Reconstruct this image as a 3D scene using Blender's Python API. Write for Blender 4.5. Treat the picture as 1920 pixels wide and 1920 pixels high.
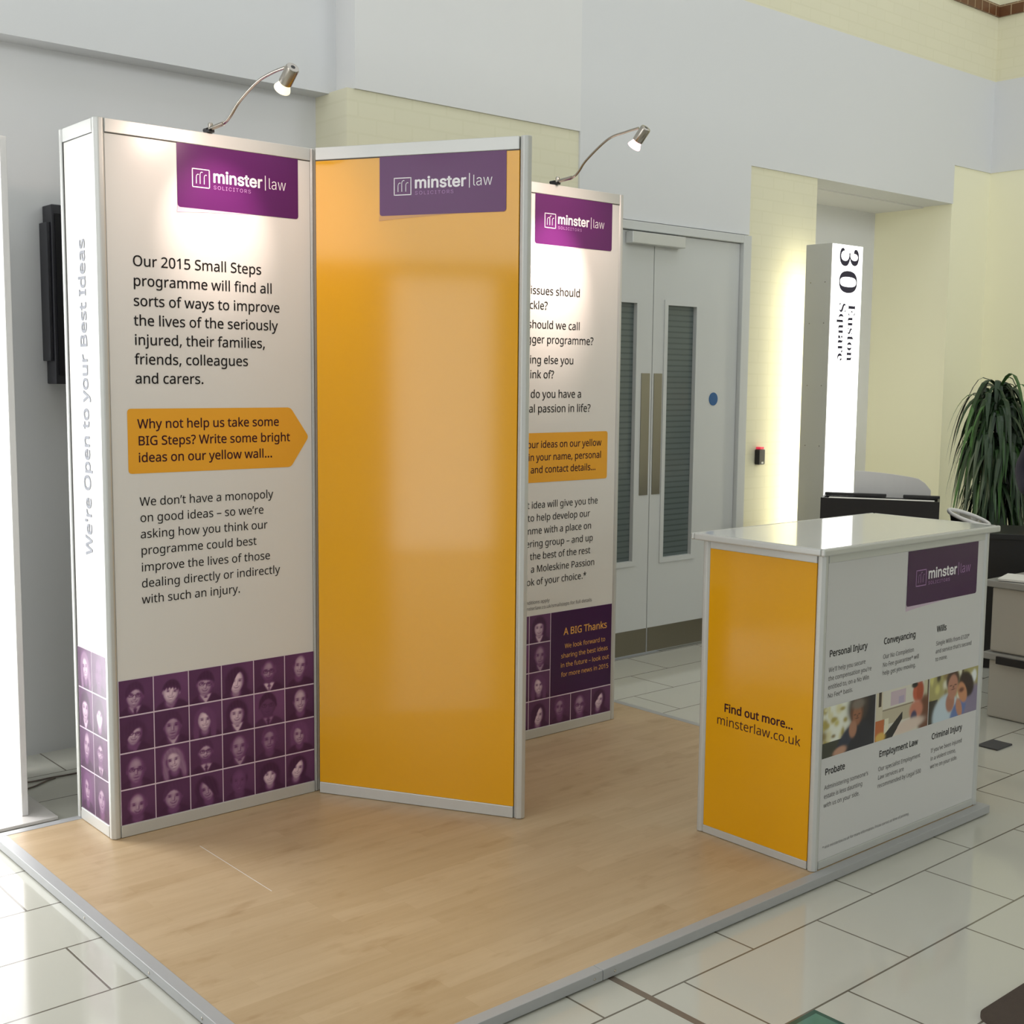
import bpy, bmesh, math, random
import numpy as np
from mathutils import Vector, Matrix

# ------------------------------------------------------------------ clear
for o in list(bpy.data.objects):
    bpy.data.objects.remove(o, do_unlink=True)
S = bpy.context.scene
C = S.collection
Z0 = 0.0345            # height of the raised platform top above the stone floor
PI = math.pi

# ------------------------------------------------------------------ camera
cam_data = bpy.data.cameras.new('camera')
cam = bpy.data.objects.new('camera', cam_data)
C.objects.link(cam)
S.camera = cam
cam_data.sensor_width = 36.0
cam_data.lens = 2315.13 / 1920.0 * 36.0
cam_data.clip_end = 200
_r = Vector((0.75804179, -0.65213479, 0.00963604))
_u = Vector((0.06222843, 0.08702569, 0.99426061))
_f = Vector((0.64923052, 0.75309146, -0.10655043))
M = Matrix.Identity(4)
for i in range(3):
    M[i][0] = _r[i]; M[i][1] = _u[i]; M[i][2] = -_f[i]
M[0][3], M[1][3], M[2][3] = -1.70075, -4.120597, 1.639228 + Z0
cam.matrix_world = M

# ------------------------------------------------------------------ view, world, daylight
S.view_settings.view_transform = 'Standard'
S.view_settings.look = 'None'
S.view_settings.gamma = 1.0
S.view_settings.use_curve_mapping = False
S.view_settings.exposure = 0.05
W = bpy.data.worlds.new('overcast_sky')
S.world = W
W.use_nodes = True
W.node_tree.nodes['Background'].inputs[0].default_value = (0.86, 0.93, 1.0, 1)
W.node_tree.nodes['Background'].inputs[1].default_value = .35


def daylight(name, loc, normal, w, h, radiance, col=(1, 1, 1), spread=180):
    """daylight coming in at one glazed opening: an area light filling the opening"""
    d = bpy.data.lights.new(name, 'AREA')
    d.shape = 'RECTANGLE'; d.size = w; d.size_y = h
    d.energy = radiance * PI * w * h
    d.color = col
    d.spread = math.radians(spread)
    o = bpy.data.objects.new(name, d)
    C.objects.link(o)
    n = Vector(normal).normalized()
    up = Vector((0, 0, 1)) if abs(n.z) < .9 else Vector((0, 1, 0))
    x = up.cross(-n).normalized() if abs(n.z) < .9 else Vector((1, 0, 0))
    zax = -n
    y = zax.cross(x)
    m = Matrix.Identity(4)
    for i in range(3):
        m[i][0] = x[i]; m[i][1] = y[i]; m[i][2] = zax[i]; m[i][3] = loc[i]
    o.matrix_world = m
    return o


XL = -6.0      # left wall of the hall
YF = -10.0     # wall behind the camera
XR = 7.685     # right wall
ZC = 6.6       # ceiling
COOL = (.955, .985, 1.0)
daylight('daylight_glass_door', (XL + .03, -1.41, 1.33), (1, 0, 0), .97, 2.6, 3.5)
daylight('daylight_clerestory', (XL + .03, -1.2, 3.55), (1, 0, 0), 3.0, 1.6, 3.2)
daylight('added_light_left', (XL + .03, -5.35, 3.86), (1, 0, 0), 4.2, 2.2, 3.0)  # added unseen source, brightens the underlit panels, platform and alcove
daylight('daylight_entrance', (-.90, 1.27, 1.33), (0, -1, 0), 1.0, 2.6, 8.6)
daylight('daylight_side_glazing', (XL + .03, .40, 1.33), (1, 0, 0), 1.0, 2.6, 1.2)
daylight('daylight_skylight', (.7, -1.0, ZC - .03), (0, 0, -1), 7.4, 2.6, .8, COOL)
daylight('added_light_right_top', (6.0, -.9, ZC - .03), (0, 0, -1), 2.6, 2.4, 1.2, COOL)  # added overhead fill for the dim right-hand walls
daylight('added_light_front_upper', (-.2, YF + .03, 5.0), (0, 1, 0), 9.0, 2.4, 2.0, COOL)  # added unseen high source, brightens the upper walls
daylight('added_light_front_right', (5.95, YF + .03, 5.0), (0, 1, 0), 2.7, 2.4, 6.5, COOL)  # added unseen source, lifts the right-hand cream walls
daylight('daylight_front_glazing', (-1.5, YF + .03, 1.8), (0, 1, 0), 6.0, 2.4, 1.45, COOL)

# ------------------------------------------------------------------ materials
MATS = {}


def srgb(c):
    """0-255 display colour to linear"""
    out = []
    for v in c:
        v = v / 255.0
        out.append(v / 12.92 if v <= .04045 else ((v + .055) / 1.055) ** 2.4)
    return (*out, 1.0)


def mat(name, col, rough=.5, metal=0.0, spec=.5, emit=None, estr=0.0, bump=0.0, bscale=60.0, var=0.0, vscale=4.0, coat=0.0, trans=0.0):
    if name in MATS:
        return MATS[name]
    m = bpy.data.materials.new(name); m.use_nodes = True
    nt = m.node_tree; b = nt.nodes['Principled BSDF']
    c = srgb(col)
    b.inputs['Base Color'].default_value = c
    b.inputs['Roughness'].default_value = rough
    b.inputs['Metallic'].default_value = metal
    b.inputs['Specular IOR Level'].default_value = spec
    b.inputs['Coat Weight'].default_value = coat
    b.inputs['Coat Roughness'].default_value = .04
    b.inputs['Transmission Weight'].default_value = trans
    if emit:
        b.inputs['Emission Color'].default_value = srgb(emit)
        b.inputs['Emission Strength'].default_value = estr
    if var > 0 or bump > 0:
        tc = nt.nodes.new('ShaderNodeTexCoord')
    if var > 0:
        n = nt.nodes.new('ShaderNodeTexNoise'); n.inputs['Scale'].default_value = vscale; n.inputs['Detail'].default_value = 5
        nt.links.new(tc.outputs['Object'], n.inputs['Vector'])
        mx = nt.nodes.new('ShaderNodeMix'); mx.data_type = 'RGBA'
        mx.inputs['A'].default_value = tuple(v * (1 - var) for v in c[:3]) + (1,)
        mx.inputs['B'].default_value = tuple(min(1, v * (1 + var)) for v in c[:3]) + (1,)
        nt.links.new(n.outputs['Fac'], mx.inputs['Factor'])
        nt.links.new(mx.outputs['Result'], b.inputs['Base Color'])
    if bump > 0:
        n2 = nt.nodes.new('ShaderNodeTexNoise'); n2.inputs['Scale'].default_value = bscale
        nt.links.new(tc.outputs['Object'], n2.inputs['Vector'])
        bp = nt.nodes.new('ShaderNodeBump'); bp.inputs['Strength'].default_value = bump; bp.inputs['Distance'].default_value = .002
        nt.links.new(n2.outputs['Fac'], bp.inputs['Height'])
        nt.links.new(bp.outputs['Normal'], b.inputs['Normal'])
    MATS[name] = m
    return m


def brick_mat(name, col, mortar, bw, rh, msize, rough, var=.02, off=(0, 0, 0), axes='xz', bump=.25, spec=.3):
    """painted brick / stone tiling in metric object coordinates"""
    m = bpy.data.materials.new(name); m.use_nodes = True
    nt = m.node_tree; b = nt.nodes['Principled BSDF']
    tc = nt.nodes.new('ShaderNodeTexCoord')
    sx = nt.nodes.new('ShaderNodeSeparateXYZ'); nt.links.new(tc.outputs['Object'], sx.inputs[0])
    cx = nt.nodes.new('ShaderNodeCombineXYZ')
    names = {'x': 'X', 'y': 'Y', 'z': 'Z'}
    nt.links.new(sx.outputs[names[axes[0]]], cx.inputs[0])
    nt.links.new(sx.outputs[names[axes[1]]], cx.inputs[1])
    mp = nt.nodes.new('ShaderNodeMapping'); mp.inputs['Location'].default_value = off
    nt.links.new(cx.outputs[0], mp.inputs['Vector'])
    br = nt.nodes.new('ShaderNodeTexBrick')
    br.inputs['Scale'].default_value = 1.0
    br.inputs['Brick Width'].default_value = bw
    br.inputs['Row Height'].default_value = rh
    br.inputs['Mortar Size'].default_value = msize
    br.inputs['Mortar Smooth'].default_value = .15
    br.offset = .5; br.offset_frequency = 2; br.squash = 1.0
    c = srgb(col)
    br.inputs['Color1'].default_value = tuple(v * (1 - var) for v in c[:3]) + (1,)
    br.inputs['Color2'].default_value = tuple(min(1, v * (1 + var)) for v in c[:3]) + (1,)
    br.inputs['Mortar'].default_value = srgb(mortar)
    nt.links.new(mp.outputs[0], br.inputs['Vector'])
    ns = nt.nodes.new('ShaderNodeTexNoise'); ns.inputs['Scale'].default_value = 3.0; ns.inputs['Detail'].default_value = 6
    nt.links.new(tc.outputs['Object'], ns.inputs['Vector'])
    mr = nt.nodes.new('ShaderNodeMapRange'); mr.inputs['To Min'].default_value = 1 - var * 1.5; mr.inputs['To Max'].default_value = 1 + var * 1.5
    nt.links.new(ns.outputs['Fac'], mr.inputs['Value'])
    mul = nt.nodes.new('ShaderNodeMix'); mul.data_type = 'RGBA'; mul.blend_type = 'MULTIPLY'; mul.inputs['Factor'].default_value = 1
    nt.links.new(br.outputs['Color'], mul.inputs['A']); nt.links.new(mr.outputs[0], mul.inputs['B'])
    nt.links.new(mul.outputs['Result'], b.inputs['Base Color'])
    b.inputs['Roughness'].default_value = rough
    b.inputs['Specular IOR Level'].default_value = spec
    bp = nt.nodes.new('ShaderNodeBump'); bp.inputs['Strength'].default_value = bump; bp.inputs['Distance'].default_value = .003; bp.invert = True
    nt.links.new(br.outputs['Fac'], bp.inputs['Height'])
    nt.links.new(bp.outputs['Normal'], b.inputs['Normal'])
    MATS[name] = m
    return m


def wood_mat(name, off):
    m = bpy.data.materials.new(name); m.use_nodes = True
    nt = m.node_tree; b = nt.nodes['Principled BSDF']
    tc = nt.nodes.new('ShaderNodeTexCoord')
    mp = nt.nodes.new('ShaderNodeMapping'); mp.inputs['Location'].default_value = off
    nt.links.new(tc.outputs['Object'], mp.inputs['Vector'])
    br = nt.nodes.new('ShaderNodeTexBrick')
    br.inputs['Scale'].default_value = 1.0
    br.inputs['Brick Width'].default_value = .62; br.inputs['Row Height'].default_value = .066
    br.inputs['Mortar Size'].default_value = 0.0004; br.inputs['Mortar Smooth'].default_value = .6
    br.offset = .37; br.offset_frequency = 2
    br.inputs['Color1'].default_value = srgb((192, 166, 130)); br.inputs['Color2'].default_value = srgb((200, 175, 140))
    br.inputs['Mortar'].default_value = srgb((184, 157, 120))
    nt.links.new(mp.outputs[0], br.inputs['Vector'])
    mp2 = nt.nodes.new('ShaderNodeMapping'); mp2.inputs['Scale'].default_value = (1.6, 16, 16)
    nt.links.new(tc.outputs['Object'], mp2.inputs['Vector'])
    ns = nt.nodes.new('ShaderNodeTexNoise'); ns.inputs['Scale'].default_value = 1.6; ns.inputs['Detail'].default_value = 7; ns.inputs['Roughness'].default_value = .6
    nt.links.new(mp2.outputs[0], ns.inputs['Vector'])
    cr = nt.nodes.new('ShaderNodeValToRGB')
    cr.color_ramp.elements[0].position = .28; cr.color_ramp.elements[0].color = (.90, .875, .84, 1)
    cr.color_ramp.elements[1].position = .6; cr.color_ramp.elements[1].color = (1, 1, 1, 1)
    nt.links.new(ns.outputs['Fac'], cr.inputs['Fac'])
    mul = nt.nodes.new('ShaderNodeMix'); mul.data_type = 'RGBA'; mul.blend_type = 'MULTIPLY'; mul.inputs['Factor'].default_value = 1
    nt.links.new(br.outputs['Color'], mul.inputs['A']); nt.links.new(cr.outputs['Color'], mul.inputs['B'])
    # knots and cloudy figure
    n3 = nt.nodes.new('ShaderNodeTexNoise'); n3.inputs['Scale'].default_value = 7; n3.inputs['Detail'].default_value = 3
    mp3 = nt.nodes.new('ShaderNodeMapping'); mp3.inputs['Scale'].default_value = (1, 2.2, 1)
    nt.links.new(tc.outputs['Object'], mp3.inputs['Vector']); nt.links.new(mp3.outputs[0], n3.inputs['Vector'])
    cr3 = nt.nodes.new('ShaderNodeValToRGB')
    cr3.color_ramp.elements[0].position = .27; cr3.color_ramp.elements[0].color = (.84, .79, .73, 1)
    cr3.color_ramp.elements[1].position = .42; cr3.color_ramp.elements[1].color = (1, 1, 1, 1)
    nt.links.new(n3.outputs['Fac'], cr3.inputs['Fac'])
    mul2 = nt.nodes.new('ShaderNodeMix'); mul2.data_type = 'RGBA'; mul2.blend_type = 'MULTIPLY'; mul2.inputs['Factor'].default_value = .8
    nt.links.new(mul.outputs['Result'], mul2.inputs['A']); nt.links.new(cr3.outputs['Color'], mul2.inputs['B'])
    nt.links.new(mul2.outputs['Result'], b.inputs['Base Color'])
    b.inputs['Roughness'].default_value = .38
    b.inputs['Specular IOR Level'].default_value = .35
    MATS[name] = m
    return m


def vcol_mat(name, rough=.35, spec=.4):
    m = bpy.data.materials.new(name); m.use_nodes = True
    nt = m.node_tree; b = nt.nodes['Principled BSDF']
    a = nt.nodes.new('ShaderNodeAttribute'); a.attribute_name = 'print'
    nt.links.new(a.outputs['Color'], b.inputs['Base Color'])
    b.inputs['Roughness'].default_value = rough
    b.inputs['Specular IOR Level'].default_value = spec
    MATS[name] = m
    return m


def glass_mat(name, col=(225, 235, 232), rough=.02):
    m = bpy.data.materials.new(name); m.use_nodes = True
    nt = m.node_tree
    for n in list(nt.nodes):
        nt.nodes.remove(n)
    out = nt.nodes.new('ShaderNodeOutputMaterial')
    tr = nt.nodes.new('ShaderNodeBsdfTransparent'); tr.inputs[0].default_value = srgb(col)
    gl = nt.nodes.new('ShaderNodeBsdfGlossy'); gl.inputs['Roughness'].default_value = rough
    fr = nt.nodes.new('ShaderNodeFresnel'); fr.inputs[0].default_value = 1.5
    mx = nt.nodes.new('ShaderNodeMixShader')
    nt.links.new(fr.outputs[0], mx.inputs[0]); nt.links.new(tr.outputs[0], mx.inputs[1]); nt.links.new(gl.outputs[0], mx.inputs[2])
    nt.links.new(mx.outputs[0], out.inputs[0])
    MATS[name] = m
    return m


M_WHITE = mat('white_wall_paint', (219, 220, 221), .75, spec=.25, bump=.06, bscale=120)
M_WHITE2 = mat('white_lintel_paint', (225, 225, 224), .75, spec=.25, bump=.06, bscale=120)
M_CREAM = brick_mat('cream_painted_brick', (226, 222, 196), (223, 219, 192), .215, .075, .006, .7, .008, axes='xz', bump=.04, spec=.25)
M_CREAMY = brick_mat('cream_painted_brick_side', (226, 222, 196), (223, 219, 192), .215, .075, .006, .7, .008, axes='yz', bump=.04, spec=.25)
M_CREAMP = mat('cream_wall_paint_lit', (242, 239, 212), .75, spec=.25)  # cream lightened for the right-hand walls, missing light put into the colour
M_CEIL = mat('ceiling_paint', (226, 226, 222), .8, spec=.2)
M_TILEB = brick_mat('brown_glazed_tile', (104, 66, 40), (170, 150, 120), .105, .2, .004, .3, .08, axes='xz', bump=.2, spec=.5)
M_TILEBY = brick_mat('brown_glazed_tile_side', (104, 66, 40), (170, 150, 120), .105, .2, .004, .3, .08, axes='yz', bump=.2, spec=.5)
M_FLOOR = brick_mat('polished_limestone_tile', (202, 201, 190), (112, 106, 94), .6235, .325, .0035, .09, .012, off=(-.83, 1.942, 0), axes='xy', bump=.3, spec=.55)
M_SKIRT = mat('white_gloss_paint', (216, 216, 214), .4)
M_ALU = mat('satin_aluminium', (180, 182, 181), .34, metal=.75, var=.02, vscale=8)
M_ALUL = mat('silver_anodised_profile', (206, 207, 204), .4, metal=.35, var=.015, vscale=8)
M_TRIM = mat('matt_aluminium_trim', (176, 177, 178), .45, metal=.15, var=.02, vscale=8)
M_SLOT = mat('dark_slot', (70, 70, 66), .6)
M_PRINTW = mat('white_printed_vinyl', (229, 227, 223), .26, spec=.4)
M_PRINTSHADE = mat('white_print_shaded', (214, 213, 212), .32, spec=.35)  # same white vinyl darkened, the counter front's shade put into the colour
M_YEL = mat('yellow_gloss_vinyl', (234, 168, 8), .09, spec=.45)
M_ORANGE = mat('orange_print', (240, 172, 48), .26, spec=.4)
M_PURPLE = mat('purple_print', (92, 30, 96), .26, spec=.4)
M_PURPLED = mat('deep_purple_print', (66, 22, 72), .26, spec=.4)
M_INK = mat('black_ink', (20, 14, 16), .4, spec=.25)
M_INKP = mat('aubergine_ink', (60, 16, 32), .4, spec=.25)
M_INKG = mat('blue_grey_ink', (74, 80, 94), .35)
M_INKGOLD = mat('gold_ink', (236, 172, 78), .35)
M_INKW = mat('white_ink', (244, 240, 244), .35)
M_INKL = mat('lilac_ink', (176, 128, 184), .35)
M_INKD = mat('grey_ink', (96, 92, 92), .35)
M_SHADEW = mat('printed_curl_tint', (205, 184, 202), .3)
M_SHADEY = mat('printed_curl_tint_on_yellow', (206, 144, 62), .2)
M_GRID = mat('pale_grid_line_print', (226, 208, 224), .3)
M_VCOL = vcol_mat('duotone_photo_print')
M_PHOTO = vcol_mat('colour_photo_print', .3)
M_WOOD = wood_mat('maple_laminate', (0.13, 0.02, 0))
M_WTOP = mat('white_gloss_laminate', (226, 227, 224), .06, spec=.6)
M_CHROME = mat('brushed_nickel', (176, 170, 160), .24, metal=1.0)
M_BLACKP = mat('black_plastic', (28, 27, 29), .4)
M_TV = mat('charcoal_plastic', (40, 40, 46), .45)
M_TVF = mat('screen_glass', (14, 14, 20), .12)
M_DOOR = mat('white_door_paint', (205, 207, 205), .5)
M_STEEL = mat('brushed_stainless_steel', (158, 154, 142), .34, metal=.9, var=.03, vscale=5)
M_KICK = mat('dull_kick_plate_steel', (140, 134, 118), .36, metal=.8, var=.04, vscale=5)
M_DGLASS = brick_mat('louvred_vision_glass', (100, 110, 108), (84, 93, 91), 3.0, .034, .005, .16, .02, axes='xz', bump=.1, spec=.5)
M_BLUE = mat('blue_fire_door_sign', (36, 92, 146), .4)
M_CABLE = mat('grey_cable', (110, 98, 90), .5)
M_PLATE = mat('white_powder_coat', (226, 224, 222), .45)
M_BASE = mat('light_grey_base_steel', (214, 210, 206), .4)
M_LIT = mat('lit_opal_face', (250, 250, 250), .4, emit=(255, 255, 252), estr=1.9)
M_LITBACK = mat('lit_opal_back', (250, 250, 250), .4, emit=(255, 250, 226), estr=5.0)
M_LITL = mat('lit_opal_side', (250, 250, 250), .4, emit=(255, 250, 252), estr=2.0)
M_TOTEM = mat('totem_grey_cabinet', (196, 196, 188), .45)
M_NAVY = mat('navy_vinyl', (30, 22, 62), .4)
M_DARKDESK = mat('black_desk_laminate', (30, 30, 31), .35)
M_GREYDESK = mat('grey_polished_panel', (160, 158, 152), .10, metal=1.0, var=.05, vscale=3)
M_DESKTOP = mat('grey_desk_top', (122, 120, 114), .22)
M_BOXP = mat('milky_plastic', (176, 172, 162), .22, spec=.5, var=.08, vscale=2.5)
M_BOXL = mat('grey_plastic_lid', (150, 149, 144), .3)
M_PAPER = mat('white_paper', (226, 224, 218), .7)
M_LEAF = mat('dark_green_leaf', (36, 58, 34), .38, spec=.45, var=.3, vscale=9)
M_LEAF2 = mat('mid_green_leaf', (56, 92, 44), .38, spec=.45, var=.25, vscale=9)
M_CANE = mat('brown_cane', (94, 78, 56), .8, bump=.4)
M_POT = mat('charcoal_planter', (72, 72, 74), .5)
M_SOIL = mat('soil', (50, 38, 28), .9, bump=.5)
M_SUIT = mat('dark_navy_cloth', (34, 31, 44), .85, bump=.15, bscale=300)
M_TROUS = mat('black_cloth', (26, 25, 28), .85)
M_SKIN = mat('skin', (206, 142, 112), .5)
M_HAIR = mat('dark_hair', (42, 30, 24), .6)
M_SHIRT = mat('white_shirt', (224, 224, 226), .7)
M_SHOE = mat('black_leather', (22, 20, 20), .35)
M_MAT = mat('dark_brown_mat', (74, 62, 54), .85, bump=.5, bscale=400, var=.1, vscale=40)
M_GGLASS = mat('green_floor_glass', (92, 138, 120), .08, spec=.6, var=.25, vscale=7)
M_GFRAME = mat('green_glass_edge', (58, 92, 80), .15)
M_STRIP = mat('bronze_joint_strip', (132, 120, 108), .4, metal=.4)
M_BULBHOT = mat('lit_halogen_bulb', (255, 240, 240), .2, emit=(255, 186, 196), estr=4.5)
M_BULB = mat('halogen_reflector', (255, 246, 220), .12, emit=(255, 244, 206), estr=1.0)
M_RED = mat('red_indicator', (200, 40, 60), .4, emit=(230, 60, 90), estr=.55)
M_GLASS = glass_mat('window_glass')
M_FRAMEW = mat('dark_window_frame', (70, 74, 78), .45, metal=.4)

# ------------------------------------------------------------------ mesh helpers


class MB:
    """collects faces with a material slot each and links them as ONE mesh object"""

    def __init__(self):
        self.v = []; self.f = []; self.m = []; self.mats = []

    def mi(self, m):
        if m not in self.mats:
            self.mats.append(m)
        return self.mats.index(m)

    def poly(self, pts, m):
        b = len(self.v)
        self.v += [tuple(p) for p in pts]
        self.f.append(tuple(range(b, b + len(pts)))); self.m.append(self.mi(m))
        return self

    def box(self, x0, x1, y0, y1, z0, z1, m, T=None):
        b = len(self.v)
        for z in (z0, z1):
            for (x, y) in ((x0, y0), (x1, y0), (x1, y1), (x0, y1)):
                p = Vector((x, y, z))
                self.v.append(tuple(T @ p if T else p))
        k = self.mi(m)
        for f in ((0, 3, 2, 1), (4, 5, 6, 7), (0, 1, 5, 4), (1, 2, 6, 5), (2, 3, 7, 6), (3, 0, 4, 7)):
            self.f.append(tuple(b + i for i in f)); self.m.append(k)
        return self

    def prism(self, pts2, z0, z1, m, T=None, cap=True, m_cap=None):
        """extrude a 2-d outline (counter-clockwise) from z0 to z1"""
        b = len(self.v); n = len(pts2)
        for z in (z0, z1):
            for (x, y) in pts2:
                p = Vector((x, y, z))
                self.v.append(tuple(T @ p if T else p))
        k = self.mi(m); kc = self.mi(m_cap or m)
        for i in range(n):
            j = (i + 1) % n
            self.f.append((b + i, b + j, b + n + j, b + n + i)); self.m.append(k)
        if cap:
            self.f.append(tuple(b + i for i in reversed(range(n)))); self.m.append(kc)
            self.f.append(tuple(b + n + i for i in range(n))); self.m.append(kc)
        return self

    def tube(self, path, r, m, seg=10, cap=True, taper=None):
        b = len(self.v); n = len(path); k = self.mi(m)
        P = [Vector(p) for p in path]
        prev = None
        for i, p in enumerate(P):
            t = (P[min(i + 1, n - 1)] - P[max(i - 1, 0)]).normalized()
            if prev is None:
                a = t.orthogonal().normalized()
            else:
                a = (prev - t * prev.dot(t)).normalized()
            prev = a
            c = t.cross(a)
            rr = r if taper is None else r * taper[i]
            for s in range(seg):
                an = 2 * PI * s / seg
                self.v.append(tuple(p + (a * math.cos(an) + c * math.sin(an)) * rr))
        for i in range(n - 1):
            for s in range(seg):
                s2 = (s + 1) % seg
                self.f.append((b + i * seg + s, b + i * seg + s2, b + (i + 1) * seg + s2, b + (i + 1) * seg + s)); self.m.append(k)
        if cap:
            self.f.append(tuple(b + s for s in reversed(range(seg)))); self.m.append(k)
            self.f.append(tuple(b + (n - 1) * seg + s for s in range(seg))); self.m.append(k)
        return self

    def lathe(self, prof, m, seg=24, T=None):
        """profile of (radius, z) turned about z"""
        b = len(self.v); k = self.mi(m); n = len(prof)
        for (r, z) in prof:
            for s in range(seg):
                a = 2 * PI * s / seg
                p = Vector((r * math.cos(a), r * math.sin(a), z))
                self.v.append(tuple(T @ p if T else p))
        for i in range(n - 1):
            for s in range(seg):
                s2 = (s + 1) % seg
                self.f.append((b + i * seg + s, b + i * seg + s2, b + (i + 1) * seg + s2, b + (i + 1) * seg + s)); self.m.append(k)
        self.f.append(tuple(b + s for s in reversed(range(seg)))); self.m.append(k)
        self.f.append(tuple(b + (n - 1) * seg + s for s in range(seg))); self.m.append(k)
        return self

    def add(self, other, T=None):
        b = len(self.v)
        self.v += [tuple(T @ Vector(p)) if T else p for p in other.v]
        for f, k in zip(other.f, other.m):
            self.f.append(tuple(b + i for i in f)); self.m.append(self.mi(other.mats[k]))
        return self

    def build(self, name, parent=None, origin=None, smooth=None, bevel=0.0, bseg=2):
        me = bpy.data.meshes.new(name)
        org = Vector(origin) if origin is not None else Vector((0, 0, 0))
        me.from_pydata([tuple(Vector(p) - org) for p in self.v], [], self.f)
        for m in self.mats:
            me.materials.append(m)
        me.polygons.foreach_set('material_index', self.m)
        me.update()
        o = bpy.data.objects.new(name, me)
        C.objects.link(o)
        o.location = org
        if parent is not None:
            o.parent = parent
            o.matrix_parent_inverse = world_of(parent).inverted()
        if smooth is not None:
            me.polygons.foreach_set('use_smooth', [True] * len(me.polygons))
            try:
                me.set_sharp_from_angle(angle=math.radians(smooth))
            except Exception:
                pass
        if bevel > 0:
            bv = o.modifiers.new('edge', 'BEVEL'); bv.width = bevel; bv.segments = bseg; bv.limit_method = 'ANGLE'; bv.angle_limit = math.radians(35)
        return o


def world_of(o):
    m = Matrix.Translation(o.location) @ o.rotation_euler.to_matrix().to_4x4()
    if o.parent:
        return world_of(o.parent) @ o.matrix_parent_inverse @ m
    return m


def empty(name, loc, label, cat, group=None):
    o = bpy.data.objects.new(name, None)
    o.empty_display_size = .1
    C.objects.link(o)
    o.location = loc
    return tag(o, label, cat, group)


def tag(o, label=None, cat=None, group=None, kind=None):
    if label: o['label'] = label
    if cat: o['category'] = cat
    if group: o['group'] = group
    if kind: o['kind'] = kind
    return o


def structure(o, label=None):
    o['kind'] = 'structure'
    if label: o['label'] = label
    return o


def octagon(cx, cy, r, n=8, rot=PI / 8):
    return [(cx + r * math.cos(rot + 2 * PI * i / n), cy + r * math.sin(rot + 2 * PI * i / n)) for i in range(n)]


def spline(pts, k=8):
    P = [Vector(p) for p in pts]; out = []
    for i in range(len(P) - 1):
        p0 = P[max(i - 1, 0)]; p1 = P[i]; p2 = P[i + 1]; p3 = P[min(i + 2, len(P) - 1)]
        for j in range(k):
            t = j / k
            out.append(.5 * ((2 * p1) + (p2 - p0) * t + (2 * p0 - 5 * p1 + 4 * p2 - p3) * t * t + (3 * p1 - p0 - 3 * p2 + p3) * t ** 3))
    out.append(P[-1])
    return out


class Face:
    """a printed face: origin at lower-left, U across, V up, N outwards"""

    def __init__(self, O, U, V, flip=False):
        self.O = Vector(O); self.U = Vector(U).normalized(); self.V = Vector(V).normalized()
        self.N = self.U.cross(self.V).normalized()

    def p(self, u, v, d=0.0):
        return self.O + self.U * u + self.V * v + self.N * d

    def slab(self, mb, u0, u1, v0, v1, d0, d1, m):
        b = len(mb.v); k = mb.mi(m)
        for d in (d0, d1):
            for (u, v) in ((u0, v0), (u1, v0), (u1, v1), (u0, v1)):
                mb.v.append(tuple(self.p(u, v, d)))
        for f in ((0, 3, 2, 1), (4, 5, 6, 7), (0, 1, 5, 4), (1, 2, 6, 5), (2, 3, 7, 6), (3, 0, 4, 7)):
            mb.f.append(tuple(b + i for i in f)); mb.m.append(k)

    def flat(self, mb, pts, d, m):
        mb.poly([self.p(u, v, d) for (u, v) in pts], m)


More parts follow.
